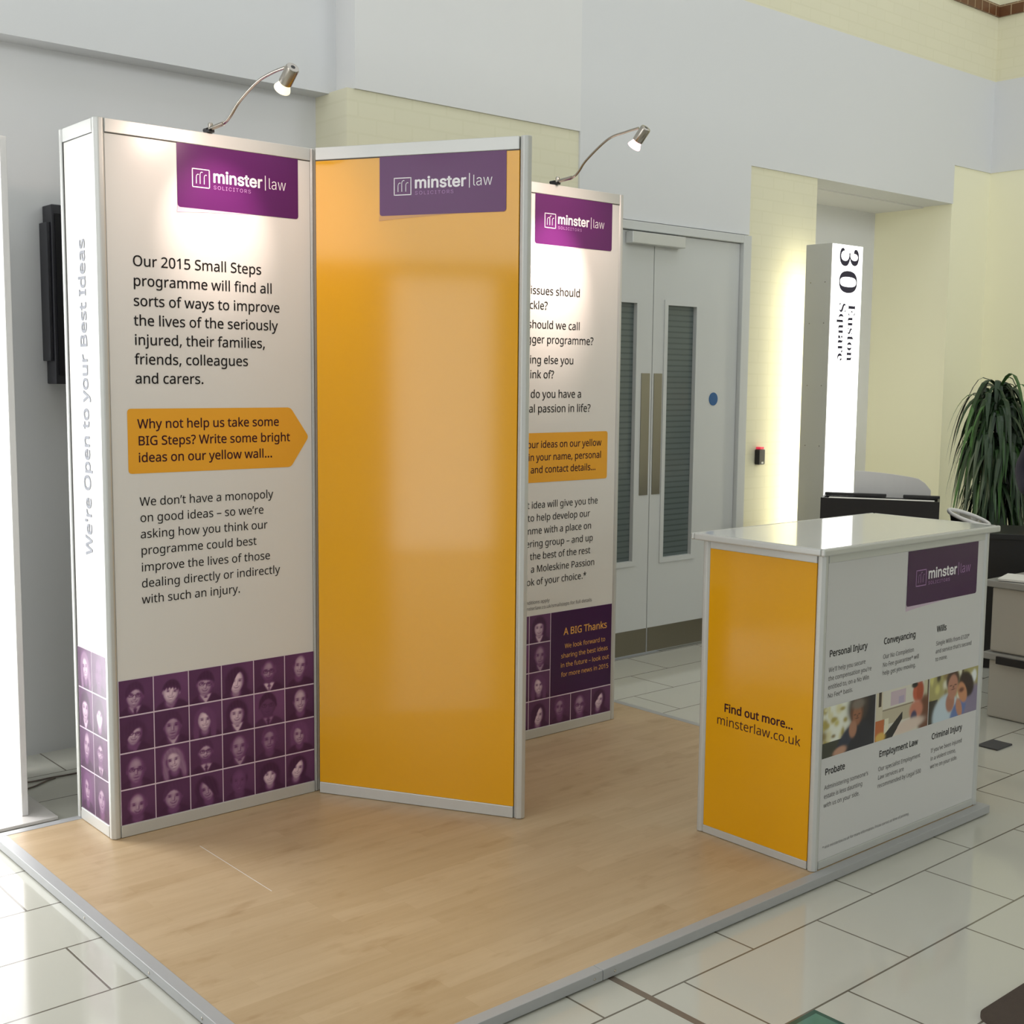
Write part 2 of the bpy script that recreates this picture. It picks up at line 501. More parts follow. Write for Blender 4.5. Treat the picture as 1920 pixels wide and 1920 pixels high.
# ------------------------------------------------------------------ lettering (outlines in thousandths of an em)
GLYPHS = {"noto":{"'":[180,[[128,573,112,366,68,366,52,573]]],"*":[442,[[258,609,242,455,396,499,407,425,260,413,355,286,286,249,218,389,156,249,85,286,179,413,33,425,44,499,196,455,
180,609]]],",":[215,[[154,84,136,23,111,-42,85,-103,33,-103,49,-38,63,31,73,93,148,93]]],".":[215,[[58,43,59,61,64,75,72,85,82,92,94,96,107,97,120,96,132,92,142,85,151,75,156,61,157,
43,156,26,151,12,142,2,132,-6,120,-10,107,-11,94,-10,82,-6,72,2,64,12,59,26]]],"/":[298,[[290,573,77,0,8,0,221,573]]],"0":[459,[[419,287,418,242,415,201,409,163,401,128,390,97,376,
70,359,47,339,27,316,12,290,1,261,-6,229,-8,188,-4,153,8,122,27,97,54,76,88,60,129,48,176,42,229,39,287,41,346,48,399,58,446,73,486,93,520,119,547,149,566,186,578,229,581,269,578,
304,566,335,547,361,520,382,486,399,446,410,399,417,346],[110,287,111,238,115,194,121,156,131,125,143,98,159,78,178,64,202,55,229,52,256,55,279,64,298,78,314,98,326,124,336,156,343,
194,347,238,348,287,347,336,343,380,336,417,326,449,314,475,298,495,279,510,256,518,229,521,202,518,178,510,159,495,143,475,131,449,121,417,115,380,111,336]]],"1":[459,[[285,0,216,0,
216,400,216,439,217,470,219,499,196,477,169,455,108,405,71,452,226,573,285,573]]],"2":[459,[[417,0,38,0,38,59,188,210,216,238,240,264,261,287,280,309,295,331,306,353,315,376,320,399,
322,424,318,453,309,477,294,496,273,510,249,518,221,520,194,519,169,514,147,506,126,495,104,482,83,466,45,513,60,526,77,537,94,548,113,557,132,565,153,572,174,577,197,580,221,581,
255,579,285,572,313,562,336,548,356,531,372,510,384,485,391,458,394,428,392,399,386,371,375,344,361,318,344,292,324,267,301,241,275,214,247,185,128,67,128,64,417,64]]],"5":[459,
[[221,351,258,349,292,342,322,331,349,316,371,297,389,274,402,247,410,217,413,183,410,145,402,111,387,81,368,54,343,32,314,15,280,2,242,-5,199,-8,170,-7,142,-4,116,0,91,6,70,14,51,
23,51,90,71,79,95,70,121,62,148,57,174,53,200,52,227,54,252,58,274,65,293,76,310,89,323,106,333,126,339,149,341,176,337,210,325,239,306,262,279,279,243,289,197,292,146,288,99,280,64,
302,86,573,373,573,373,508,146,508,132,342,169,348]]],"?":[348,[[112,183,113,202,115,220,118,235,123,250,130,264,139,277,150,291,164,305,180,319,228,363,239,375,247,386,253,398,257,
410,259,423,260,439,257,462,249,482,235,498,216,510,192,517,163,519,138,518,114,514,93,509,34,485,10,541,32,552,55,561,81,569,108,576,137,579,168,581,215,576,254,564,285,543,309,515,
323,481,327,440,326,417,322,397,316,379,307,363,296,347,283,332,233,287,192,248,173,215,168,175,168,161,112,161],[94,43,95,61,100,75,108,85,118,92,130,96,144,97,156,96,168,92,178,85,
186,75,191,61,192,43,191,26,186,12,178,2,168,-6,156,-10,144,-11,130,-10,118,-6,108,2,100,12,95,26]]],"A":[512,[[437,0,368,177,141,177,73,0,0,0,224,575,289,575,512,0],[282,415,274,
438,263,473,255,500,247,468,238,438,230,415,165,241,346,241]]],"B":[521,[[241,573,307,569,361,558,404,541,434,515,453,478,459,431,457,409,453,389,446,371,437,354,424,340,409,328,392,
317,372,309,350,304,350,300,373,295,395,288,415,279,433,267,448,253,461,236,470,215,476,191,478,163,475,130,467,100,454,74,436,52,413,33,385,19,354,8,318,2,279,0,78,0,78,573],[256,
329,300,331,334,339,357,352,372,371,381,394,384,423,380,451,369,474,351,490,324,502,289,509,245,511,150,511,150,329],[150,269,150,61,265,61,311,64,346,74,371,91,388,112,398,138,401,
168,399,188,395,205,388,221,377,235,362,247,344,256,321,263,293,267,260,269]]],"C":[507,[[323,517,294,516,266,510,241,502,217,490,196,474,178,456,162,434,149,410,139,383,131,353,127,
321,125,286,128,241,135,200,147,164,164,132,186,105,213,83,244,68,281,58,322,55,347,56,371,58,394,62,460,78,460,15,438,8,416,2,393,-2,369,-6,342,-7,312,-8,257,-4,208,8,166,28,130,56,
101,90,78,131,62,178,52,230,49,287,51,329,57,369,67,406,81,440,99,471,120,499,145,523,174,543,206,559,242,571,281,578,324,581,353,580,381,577,409,572,435,565,460,557,482,547,453,486,
394,508,372,513,348,516]]],"E":[446,[[398,0,78,0,78,573,398,573,398,509,150,509,150,330,383,330,383,268,150,268,150,63,398,63]]],"F":[416,[[150,0,78,0,78,573,398,573,398,509,150,509,
150,306,383,306,383,243,150,243]]],"G":[584,[[326,302,524,302,524,22,493,12,462,5,431,-1,398,-5,362,-7,323,-8,267,-4,217,8,173,28,136,55,105,89,81,130,63,176,52,229,49,286,53,343,65,
395,84,442,111,482,145,517,186,544,233,564,286,577,346,581,377,580,407,577,437,572,465,565,491,557,516,547,489,484,468,493,445,501,421,508,395,513,369,516,342,517,298,514,259,505,
225,489,195,468,170,441,150,409,136,373,127,332,124,286,127,243,134,202,146,166,164,133,187,106,216,84,251,68,292,58,340,55,364,55,385,56,404,59,452,68,452,238,326,238]]],"I":[272,
[[239,0,32,0,32,42,99,57,99,515,32,531,32,573,239,573,239,531,172,515,172,57,239,42]]],"L":[420,[[78,0,78,573,150,573,150,64,400,64,400,0]]],"M":[727,[[330,0,142,502,139,502,142,461,
144,407,144,347,144,0,78,0,78,573,184,573,361,103,364,103,544,573,650,573,650,0,578,0,578,352,579,408,581,460,584,501,581,501,390,0]]],"N":[609,[[532,0,447,0,141,476,138,476,141,432,
143,378,144,320,144,0,78,0,78,573,161,573,467,99,470,99,468,137,466,193,464,249,464,573,532,573]]],"O":[626,[[577,287,576,244,570,204,561,166,547,132,531,101,510,73,486,49,459,29,
428,13,393,1,355,-6,314,-8,271,-6,232,1,196,13,165,29,138,49,114,73,94,101,78,132,65,167,56,204,51,245,49,288,52,344,62,396,78,442,100,482,130,517,166,545,208,565,258,577,314,581,
369,577,417,565,459,545,495,517,524,483,547,442,564,396,574,344],[125,287,127,241,134,200,145,163,161,131,182,104,207,83,238,67,273,58,314,55,354,58,390,67,420,83,445,104,465,131,
481,163,492,200,499,241,501,287,496,354,481,411,456,457,421,491,373,511,314,518,274,515,238,506,207,490,182,469,161,443,145,411,134,374,127,333]]],"P":[485,[[229,573,297,568,352,553,
393,528,421,495,439,454,444,404,443,381,439,358,433,336,423,316,411,296,395,278,375,262,351,249,324,238,292,230,256,225,216,223,150,223,150,0,78,0,78,573],[223,511,150,511,150,285,
208,285,242,286,272,290,298,296,320,306,338,318,352,334,362,352,368,375,370,401,366,435,354,462,334,484,306,499,269,508]]],"S":[440,[[403,153,400,121,392,92,378,66,359,44,335,26,307,
11,274,1,238,-6,198,-8,137,-5,83,4,41,19,41,88,62,80,86,72,113,65,142,59,171,56,201,55,228,56,252,60,273,66,290,74,305,85,316,98,324,113,329,129,330,147,329,164,325,180,318,194,308,
207,295,218,277,230,255,241,228,252,196,265,172,274,151,284,131,294,114,305,98,317,85,330,74,344,65,359,57,375,52,393,49,413,48,435,51,464,58,490,71,513,89,533,110,550,136,563,165,
573,197,579,231,581,262,580,290,577,318,572,343,565,367,558,389,549,366,487,346,495,325,502,302,508,278,513,254,516,229,517,207,516,187,513,169,507,155,499,142,489,133,478,126,464,
122,450,121,434,122,416,126,400,133,386,143,373,156,362,172,351,193,341,217,330,246,318,278,306,307,293,332,279,353,264,371,247,385,228,395,206,401,181]]],"T":[446,[[259,0,187,0,187,
509,8,509,8,573,437,573,437,509,259,509]]],"W":[746,[[735,573,583,0,510,0,399,375,389,410,380,443,373,471,370,488,367,471,361,443,352,409,342,373,234,0,161,0,10,573,85,573,174,223,
183,186,190,151,196,118,201,87,206,119,213,154,222,191,232,227,333,573,407,573,512,225,523,187,532,151,538,117,544,87,550,129,560,175,572,224,660,573]]],"a":[450,[[231,437,279,433,
318,422,347,403,368,375,381,338,385,293,385,0,334,0,320,61,317,61,304,46,292,33,279,22,265,13,250,5,234,-1,216,-5,195,-7,172,-8,148,-7,124,-2,103,6,84,16,68,30,55,48,45,68,39,92,37,
119,43,159,59,192,87,219,127,238,179,251,243,257,316,259,316,285,313,317,306,342,293,359,275,371,253,378,227,380,205,379,183,376,163,370,106,347,84,400,104,410,126,419,151,426,177,
432,204,436],[252,208,204,203,167,195,141,182,124,165,113,144,110,119,112,97,120,79,132,66,148,56,167,51,188,49,223,52,253,62,279,79,299,103,311,134,315,172,315,210]]],"b":[493,
[[139,461,138,410,135,373,139,373,153,390,169,405,189,419,213,429,240,435,272,437,322,431,365,412,401,381,428,338,444,283,449,215,447,168,439,127,427,91,410,61,390,36,365,17,337,3,
306,-5,272,-8,240,-6,213,0,189,10,169,24,153,38,139,55,133,55,119,0,68,0,68,609,139,609],[260,379,231,377,207,371,188,361,172,348,159,330,150,308,144,282,140,252,139,217,139,214,142,
165,150,125,165,93,187,69,219,55,261,51,297,55,325,69,348,93,363,126,373,166,376,216,373,265,363,306,348,338,325,360,296,374]]],"c":[385,[[241,-8,204,-5,170,2,139,15,112,34,88,58,69,
87,55,123,47,165,44,213,47,262,56,305,71,342,90,372,114,396,142,415,174,428,208,435,245,438,267,437,288,435,309,431,328,426,344,421,358,415,337,356,292,370,244,376,217,374,193,368,
172,358,155,343,141,325,131,303,123,277,119,247,117,213,119,181,123,152,131,126,141,104,155,86,172,71,191,61,214,55,240,53,262,54,283,56,302,60,351,78,351,15,336,8,320,3,304,-2,285,
-5,264,-7]]],"d":[493,[[221,-8,171,-2,128,17,92,48,65,91,49,146,44,214,49,282,66,338,93,381,128,413,171,432,221,438,243,437,262,434,280,429,296,423,310,416,323,407,354,374,359,374,
356,405,354,438,354,609,425,609,425,0,368,0,358,58,354,58,323,24,310,15,296,7,279,1,262,-4,242,-7],[232,51,273,55,305,67,328,88,343,117,352,154,355,200,355,213,352,263,343,304,329,
336,306,360,274,375,231,379,196,374,168,359,146,334,130,300,120,260,117,213,120,165,130,125,146,93,168,69,197,55]]],"e":[452,[[234,438,269,435,301,427,329,414,354,396,374,373,390,
346,402,315,409,281,411,244,411,201,117,201,122,157,134,119,154,90,181,69,215,56,254,52,280,53,305,56,327,60,348,66,370,73,392,82,392,20,370,11,349,4,327,-1,304,-5,279,-7,251,-8,212,
-5,176,3,143,17,114,36,90,61,70,91,56,126,47,167,44,212,47,257,55,297,68,333,86,364,108,390,134,411,164,426,198,435],[233,380,202,377,175,366,154,348,137,323,125,293,119,257,338,257,
336,281,333,302,326,322,318,338,306,353,292,364,276,373,256,378]]],"f":[276,[[266,375,158,375,158,0,87,0,87,375,12,375,12,408,87,432,87,457,89,492,95,522,104,547,116,568,132,585,152,
597,174,606,199,612,227,613,274,609,310,599,292,544,262,552,228,556,206,553,189,545,175,532,166,513,160,489,158,458,158,430,266,430]]],"g":[493,[[221,438,248,436,273,431,297,422,319,
409,338,393,355,373,359,373,369,430,425,430,425,-7,423,-46,416,-80,404,-109,388,-135,367,-155,341,-172,310,-183,274,-190,233,-192,202,-192,174,-189,147,-186,122,-180,99,-174,78,-165,
78,-100,99,-110,123,-118,149,-125,177,-130,206,-133,237,-134,271,-130,300,-119,324,-101,341,-77,352,-48,355,-13,355,4,356,32,358,57,354,57,338,37,320,21,299,8,275,-1,250,-6,221,-8,
170,-2,126,18,91,51,65,95,49,149,44,214,49,278,65,332,91,377,126,411,169,431],[230,379,207,376,187,370,169,359,153,344,140,326,130,303,123,277,119,247,117,213,120,165,130,124,146,92,
169,68,197,54,232,50,253,51,271,53,288,58,303,65,315,74,326,85,336,98,343,113,349,131,353,151,355,173,356,197,356,214,355,251,350,282,343,309,332,331,319,348,302,362,281,371,257,
377]]],"h":[496,[[139,431,138,399,135,370,140,370,149,385,161,397,174,407,188,416,204,424,221,429,238,434,255,436,273,437,306,435,335,430,360,421,382,408,399,391,413,370,423,344,429,
314,431,280,431,0,361,0,361,275,358,307,351,333,338,353,319,367,295,376,265,379,235,377,210,370,189,360,173,347,160,329,150,308,144,283,140,254,139,222,139,0,68,0,68,609,139,609]]],
"i":[207,[[139,430,139,0,68,0,68,430],[104,591,115,590,124,586,133,580,140,572,144,560,145,546,144,532,140,521,133,512,124,506,115,502,104,501,93,502,83,506,75,512,68,521,64,532,63,
546,64,560,68,572,75,580,83,586,93,590]]],"j":[207,[[18,-192,-18,-190,-44,-183,-44,-126,-19,-132,9,-134,25,-132,39,-128,51,-120,61,-108,66,-90,68,-67,68,430,139,430,139,-64,137,-90,
133,-113,126,-133,116,-151,103,-166,87,-177,67,-186,44,-191],[63,546,64,560,68,572,75,580,83,586,93,590,104,591,115,590,124,586,133,580,140,572,144,560,145,546,144,532,140,521,133,
512,124,506,115,502,104,501,93,502,83,506,75,512,68,521,64,532]]],"k":[428,[[138,291,137,257,135,221,138,221,152,240,172,264,189,285,326,430,409,430,235,246,421,0,336,0,187,200,138,
158,138,0,68,0,68,609,138,609]]],"l":[207,[[139,0,68,0,68,609,139,609]]],"m":[750,[[540,438,584,434,621,421,649,401,669,371,681,330,685,280,685,0,615,0,615,277,613,308,606,333,594,
353,577,367,555,376,528,379,490,374,460,362,438,342,423,315,414,280,411,237,411,0,342,0,342,277,341,298,337,317,332,333,325,347,315,359,303,367,289,374,272,377,253,379,227,377,204,
370,185,360,170,347,158,329,150,308,144,283,140,255,139,223,139,0,68,0,68,430,125,430,136,371,140,371,149,385,160,398,173,409,186,418,201,425,217,431,233,435,249,437,266,438,298,436,
325,430,349,420,369,406,386,388,398,366,402,366,418,388,438,406,461,420,486,430,512,436]]],"n":[496,[[275,438,322,434,361,421,391,401,413,371,426,330,431,280,431,0,361,0,361,275,358,
307,351,333,338,353,319,367,295,376,265,379,222,374,189,361,166,338,151,308,142,269,139,223,139,0,68,0,68,430,125,430,136,371,140,371,150,385,162,398,175,409,190,418,206,425,222,431,
239,435,257,437]]],"o":[485,[[442,216,440,181,436,150,428,121,417,95,404,71,388,51,369,33,348,18,324,7,299,-1,271,-6,241,-8,214,-6,188,-1,163,7,140,18,119,33,100,51,84,71,70,95,59,
121,51,150,46,181,44,216,47,261,55,301,68,336,87,367,110,392,137,412,169,426,204,435,244,438,281,435,316,426,347,412,374,392,398,367,417,336,431,301,439,261],[117,216,119,184,123,
154,130,128,141,105,155,86,172,71,192,59,216,53,243,51,270,53,294,59,314,71,331,86,345,105,356,128,363,154,367,184,369,216,367,248,363,277,355,303,345,325,331,344,314,359,294,370,
270,376,242,379,202,374,171,359,147,335,130,303,120,263]]],"p":[493,[[273,438,322,432,365,413,401,383,428,339,444,284,449,216,447,170,439,129,427,93,410,62,390,37,365,17,337,3,306,
-5,272,-8,251,-7,231,-4,213,1,197,7,182,15,170,24,139,55,134,55,137,20,139,-16,139,-192,68,-192,68,430,126,430,136,371,139,371,170,405,182,414,197,422,213,429,231,434,251,437],[260,
379,233,377,210,371,190,362,174,349,161,333,152,313,145,289,141,261,139,229,139,216,140,182,144,152,150,126,159,103,172,85,188,70,208,59,233,53,261,51,286,53,308,60,326,72,341,88,
354,108,364,131,371,157,375,186,376,217,373,262,363,302,348,334,325,359,296,374]]],"r":[331,[[269,438,295,437,319,433,310,368,287,372,264,374,248,373,232,369,217,363,202,355,189,346,
176,334,166,321,156,305,149,289,143,270,140,251,139,229,139,0,68,0,68,430,126,430,134,351,137,351,147,367,158,381,170,395,183,407,198,418,214,426,231,433,249,437]]],"s":[384,[[348,
119,346,92,339,69,327,49,311,32,292,18,268,6,241,-2,210,-6,176,-8,148,-7,122,-5,99,-1,78,5,59,11,42,19,42,83,60,75,81,67,104,60,128,54,153,50,178,49,211,51,236,57,256,66,269,79,277,
94,280,112,271,141,264,150,253,158,239,167,222,176,200,185,174,196,148,206,124,217,103,228,84,239,69,252,57,266,48,283,43,302,41,324,46,358,61,386,85,408,118,425,157,435,202,438,228,
437,252,434,275,430,298,424,319,417,339,409,315,353,258,372,238,377,218,379,197,380,171,379,149,374,131,366,118,356,111,343,108,328,109,317,113,307,119,298,127,290,139,282,154,274,
219,246,245,236,268,226,289,215,306,203,321,191,333,176,341,159,346,140]]],"t":[289,[[212,50,245,53,272,59,272,5,240,-4,200,-8,178,-7,157,-3,138,4,120,13,104,27,91,44,82,66,76,93,74,
125,74,375,13,375,13,409,75,437,103,528,144,528,144,430,269,430,269,375,144,375,144,127,146,103,153,83,163,69,177,58,193,52]]],"u":[496,[[427,430,427,0,370,0,359,57,356,57,346,43,
334,31,321,20,306,11,290,4,273,-1,256,-5,238,-7,220,-8,187,-6,159,-1,134,8,112,21,95,38,81,59,71,85,65,114,63,148,63,430,135,430,135,153,137,122,145,96,158,76,176,62,200,53,230,51,
260,53,285,59,306,69,323,82,336,100,345,121,352,146,356,175,357,206,357,430]]],"v":[407,[[163,0,0,430,75,430,167,176,180,137,193,96,201,63,204,63,214,96,227,138,241,176,332,430,407,
430,244,0]]],"w":[630,[[346,243,336,276,328,308,321,335,316,357,313,357,308,335,302,307,294,275,284,242,207,1,127,1,9,431,82,431,141,201,153,154,163,109,169,73,172,73,178,97,185,128,
193,160,201,188,277,431,354,431,428,188,440,149,451,109,457,74,460,74,466,108,477,153,489,201,549,431,621,431,502,1,419,1]]],"y":[409,[[1,430,76,430,169,185,184,144,196,105,205,68,
209,68,224,121,245,186,333,430,409,430,224,-59,213,-85,201,-108,188,-130,173,-148,157,-164,138,-176,117,-185,94,-191,67,-192,34,-190,9,-186,9,-130,30,-133,56,-135,72,-134,86,-131,99,
-126,110,-118,121,-110,130,-99,152,-59,174,-2]]],"£":[459,[[268,580,296,579,323,576,347,570,370,563,391,556,410,547,385,491,332,512,312,517,291,520,269,521,241,519,218,511,200,498,
186,479,178,453,176,421,176,310,339,310,339,257,176,257,176,173,175,153,172,135,168,120,162,107,156,95,148,86,121,64,429,64,429,0,26,0,26,59,41,64,54,70,67,78,78,88,87,100,95,114,
100,131,104,150,105,172,105,257,28,257,28,310,105,310,105,428,107,459,114,486,125,510,140,531,159,548,182,562,208,572,237,578]]],"–":[401,[[32,184,32,246,369,246,369,184]]],"’":[140,
[[131,564,112,503,88,437,62,376,10,376,21,424,32,476,42,527,50,573,125,573]]]},"inter":{"C":[510,[[267,-7,235,-5,205,1,177,11,150,25,126,42,104,63,86,88,70,115,57,146,48,179,42,215,
40,254,42,293,48,329,57,362,70,393,86,421,104,445,126,466,150,484,177,498,205,508,235,514,267,516,286,515,305,513,323,509,340,504,357,498,373,490,388,481,402,471,415,460,427,447,438,
433,448,418,456,402,463,385,469,367,473,348,408,348,405,361,401,373,395,384,389,395,382,404,375,413,366,421,357,428,348,435,337,440,327,445,315,449,304,452,292,454,280,455,267,456,
245,454,223,450,203,443,184,432,166,419,150,403,137,385,125,364,116,340,109,314,105,285,103,254,105,223,109,194,116,168,125,145,137,123,151,105,166,89,184,76,203,66,223,59,245,54,
267,53,280,53,292,55,304,57,315,60,327,64,337,69,348,74,357,81,366,88,375,96,382,105,389,114,395,125,401,136,405,148,408,160,473,160,469,142,463,124,457,107,448,91,438,76,428,62,416,
49,402,38,388,28,373,19,357,11,341,5,323,0,305,-4,286,-6]]],"I":[300,[[31,0,31,57,118,57,118,452,31,452,31,509,269,509,269,452,183,452,183,57,269,57,269,0]]],"L":[393,[[60,0,60,509,
125,509,125,57,361,57,361,0]]],"O":[533,[[267,-7,235,-5,205,1,177,11,150,25,126,42,105,63,86,88,70,115,57,146,48,179,42,215,40,254,42,293,48,329,57,362,70,393,86,421,105,445,126,466,
150,484,177,498,205,508,235,514,267,516,299,514,329,508,357,498,384,484,408,466,429,445,448,421,464,393,477,362,486,329,491,293,493,254,491,215,486,179,477,146,464,115,448,88,429,63,
408,42,384,25,357,11,329,1,299,-5],[267,53,289,54,310,59,330,66,349,76,367,89,383,105,396,123,408,144,418,168,425,194,429,223,430,254,429,286,425,314,418,341,408,365,396,386,383,404,
367,420,349,433,330,443,310,450,289,454,267,456,245,454,223,450,203,443,184,433,167,420,151,404,137,385,125,364,116,340,109,314,105,285,103,254,105,223,109,194,116,168,125,144,137,
123,151,105,167,89,184,76,203,66,223,59,245,54]]],"R":[449,[[60,0,60,509,236,509,264,507,290,504,313,497,333,489,351,478,367,465,380,450,390,433,399,415,405,395,408,374,409,352,408,
330,405,309,399,290,390,271,380,255,367,240,351,228,333,217,312,209,289,203,264,199,236,198,96,198,96,255,234,255,252,256,269,258,284,262,298,267,309,273,319,281,327,290,334,300,339,
312,342,324,344,338,345,352,344,367,342,380,339,393,334,405,327,415,319,425,309,433,298,440,284,445,269,449,252,451,233,452,125,452,125,0],[353,0,230,229,303,229,428,0]]],"S":[447,
[[224,-9,197,-8,172,-4,149,1,128,9,108,19,91,31,76,45,64,60,54,77,46,96,41,115,38,137,104,137,107,123,110,110,116,98,123,88,132,79,142,71,154,64,166,59,180,55,194,52,209,50,224,49,
241,50,257,52,272,55,286,60,299,66,311,74,321,82,329,92,336,102,341,114,345,126,346,139,345,151,342,161,338,171,332,179,325,186,316,193,307,199,296,205,245,222,184,239,154,249,128,
260,105,274,86,289,71,307,60,326,54,348,52,372,53,393,58,413,65,431,75,448,87,463,102,476,119,488,138,498,158,506,180,511,203,514,227,516,252,514,275,511,296,505,316,498,334,488,351,
476,365,463,377,449,387,433,394,415,399,397,401,378,337,378,334,396,326,412,316,426,302,437,286,447,267,453,247,457,225,459,209,458,194,456,180,452,167,448,156,442,145,435,136,427,
129,418,123,409,118,398,116,387,115,376,116,363,119,352,124,342,131,334,139,326,148,319,158,313,169,308,212,293,264,279,312,264,324,258,336,252,347,245,359,238,369,229,379,220,387,
209,395,198,401,185,405,171,407,155,408,139,407,118,403,99,396,81,386,64,374,48,360,34,343,21,323,11,302,2,278,-4,252,-8]]],"T":[449,[[32,452,32,509,417,509,417,452,257,452,257,0,
193,0,193,452]]],"a":[389,[[160,-9,142,-8,126,-5,110,-1,94,5,80,12,68,22,57,32,48,45,40,58,35,73,31,90,30,108,31,123,34,138,38,150,43,161,50,171,58,179,67,187,78,193,89,199,100,203,
112,207,125,211,178,220,234,227,265,235,276,255,276,257,275,268,273,279,271,288,267,297,262,304,256,311,248,317,240,322,230,326,220,329,208,330,196,331,183,330,171,329,159,326,149,
322,118,301,100,274,41,291,48,308,57,322,67,335,79,346,91,355,104,364,118,370,133,375,148,379,163,382,179,384,194,384,239,379,251,376,263,372,275,367,286,360,296,353,306,343,315,333,
322,320,329,306,333,290,336,272,337,251,337,0,277,0,277,52,272,52,252,25,244,18,236,12,226,6,215,1,203,-3,190,-6,176,-8],[170,45,187,46,202,49,216,53,228,59,239,66,248,74,257,83,263,
93,269,104,272,115,275,126,276,138,276,190,259,182,231,176,200,171,175,168,134,159,125,155,117,150,110,145,103,139,98,132,95,124,93,115,92,105,92,95,94,87,98,79,102,72,107,66,114,61,
121,56,130,52,139,49,149,47,159,46]]],"e":[404,[[212,-8,185,-7,161,-2,138,6,117,16,98,30,82,46,68,64,56,85,46,108,40,132,35,159,34,187,35,215,39,242,46,267,55,290,67,311,81,329,97,
346,115,359,135,370,157,378,180,383,205,384,221,384,236,382,251,379,266,374,280,368,294,361,307,351,319,341,331,329,341,315,350,299,357,282,363,263,368,242,370,219,371,194,371,169,
75,169,75,221,338,221,310,202,309,220,307,237,303,254,298,269,291,282,283,294,273,305,263,314,250,321,237,326,222,329,205,330,189,329,173,326,159,321,146,313,135,304,125,294,116,282,
109,270,103,256,99,241,97,226,96,211,96,178,97,157,100,139,104,122,110,106,118,92,128,80,139,70,151,61,165,55,179,50,195,47,212,46,224,47,234,48,244,50,254,53,263,56,271,61,278,66,
285,73,292,80,297,88,302,96,306,105,365,91,360,77,353,63,345,51,335,39,324,29,311,19,298,11,283,4,266,-1,249,-5,231,-7]]],"i":[167,[[53,0,53,379,114,379,114,0],[84,443,75,444,67,446,
60,449,54,455,48,461,44,468,42,475,41,483,42,491,44,499,48,506,54,512,60,517,67,521,75,523,84,524,92,523,100,521,107,517,114,512,119,506,123,499,126,491,126,483,126,475,123,468,119,
461,114,455,107,449,100,446,92,444]]],"l":[189,[[139,-2,119,-1,101,3,86,10,74,20,65,33,58,47,54,65,53,84,53,509,114,509,114,99,114,87,115,77,117,68,120,62,124,58,130,54,137,53,146,
52,160,53,170,54,181,3,162,-1]]],"m":[610,[[53,0,53,379,112,379,112,295,108,295,112,310,118,323,125,335,132,346,141,355,151,363,161,370,172,376,183,380,195,384,207,386,219,386,239,
385,257,380,273,372,287,361,299,347,309,331,316,314,321,295,312,295,317,308,322,321,329,332,337,343,347,353,357,361,368,369,381,375,394,380,407,383,422,385,437,386,453,385,468,383,
483,378,497,372,510,364,522,354,532,342,541,328,548,313,553,296,556,276,557,255,557,0,496,0,496,254,494,273,490,289,483,302,473,313,460,321,447,326,433,329,419,330,406,330,395,328,
384,324,374,320,365,314,358,307,351,299,345,290,341,280,338,270,336,259,335,247,335,0,274,0,274,260,273,275,269,288,262,301,253,311,242,320,229,326,215,329,199,330,188,330,178,328,
168,325,158,320,148,314,140,307,132,299,126,289,121,278,117,266,114,253,114,238,114,0]]],"n":[410,[[114,227,114,0,53,0,53,379,112,379,112,287,102,287,112,312,124,332,137,349,152,362,
169,372,187,379,207,383,227,384,246,383,264,380,280,376,295,369,309,360,321,349,332,336,341,321,348,304,353,285,356,264,357,240,357,0,296,0,296,235,295,256,290,275,283,291,273,304,
260,315,246,323,229,328,210,329,197,328,184,326,172,322,161,317,150,311,141,303,133,293,126,283,121,271,117,257,114,243]]],"r":[259,[[53,0,53,379,112,379,112,321,115,321,122,335,130,
347,140,358,152,367,166,375,181,380,196,384,213,385,229,384,243,384,243,322,230,324,207,326,194,325,182,323,170,319,159,315,149,309,140,301,132,293,126,284,121,273,117,262,114,250,
114,237,114,0]]],"s":[365,[[182,-8,163,-7,145,-5,128,-2,112,3,98,10,84,18,72,27,62,38,53,50,45,63,40,78,36,94,94,107,99,92,105,79,114,69,124,60,136,54,150,49,165,46,181,45,200,46,
217,50,232,55,244,62,255,71,262,81,267,91,268,103,267,112,265,121,260,129,254,136,246,142,237,147,225,151,212,155,149,170,125,177,104,186,87,196,72,208,61,222,53,237,48,255,47,274,
48,290,51,305,57,319,65,332,75,343,87,354,100,363,115,370,131,377,149,381,167,384,187,384,206,384,223,381,239,378,254,372,267,366,279,358,290,349,299,339,307,328,314,316,319,303,324,
290,268,277,264,288,258,298,251,307,243,316,232,323,219,328,205,331,187,333,171,332,156,329,143,324,131,317,121,308,114,299,110,289,109,277,110,267,112,258,117,250,124,243,133,237,
144,232,157,227,172,223,229,209,254,202,275,194,292,183,306,171,317,158,325,142,330,125,331,107,330,90,326,75,321,61,312,47,302,35,290,24,276,15,260,6,242,0,223,-5,203,-7]]],
"t":[227,[[204,379,204,327,6,327,6,379],[65,471,126,471,126,98,127,86,128,76,132,68,136,61,142,56,150,53,159,51,170,50,185,51,202,54,213,2,192,-3,168,-4,145,-3,125,2,107,10,92,21,80,
35,72,52,67,71,65,93]]],"w":[567,[[138,0,23,379,87,379,133,214,154,137,175,41,165,41,186,135,206,214,252,379,316,379,362,214,382,136,402,41,391,41,413,135,434,214,480,379,545,379,
429,0,368,0,319,172,305,225,291,280,277,338,291,338,277,280,263,225,248,172,199,0]]]},"serif":{"0":[375,[[188,-7,159,-5,133,1,110,11,91,24,74,41,60,61,48,84,39,111,32,140,27,171,24,
205,23,241,24,277,27,311,32,342,39,371,48,397,60,420,74,439,91,456,110,469,133,479,159,484,189,486,217,484,242,479,264,469,283,456,300,439,314,419,326,397,336,370,343,341,348,310,
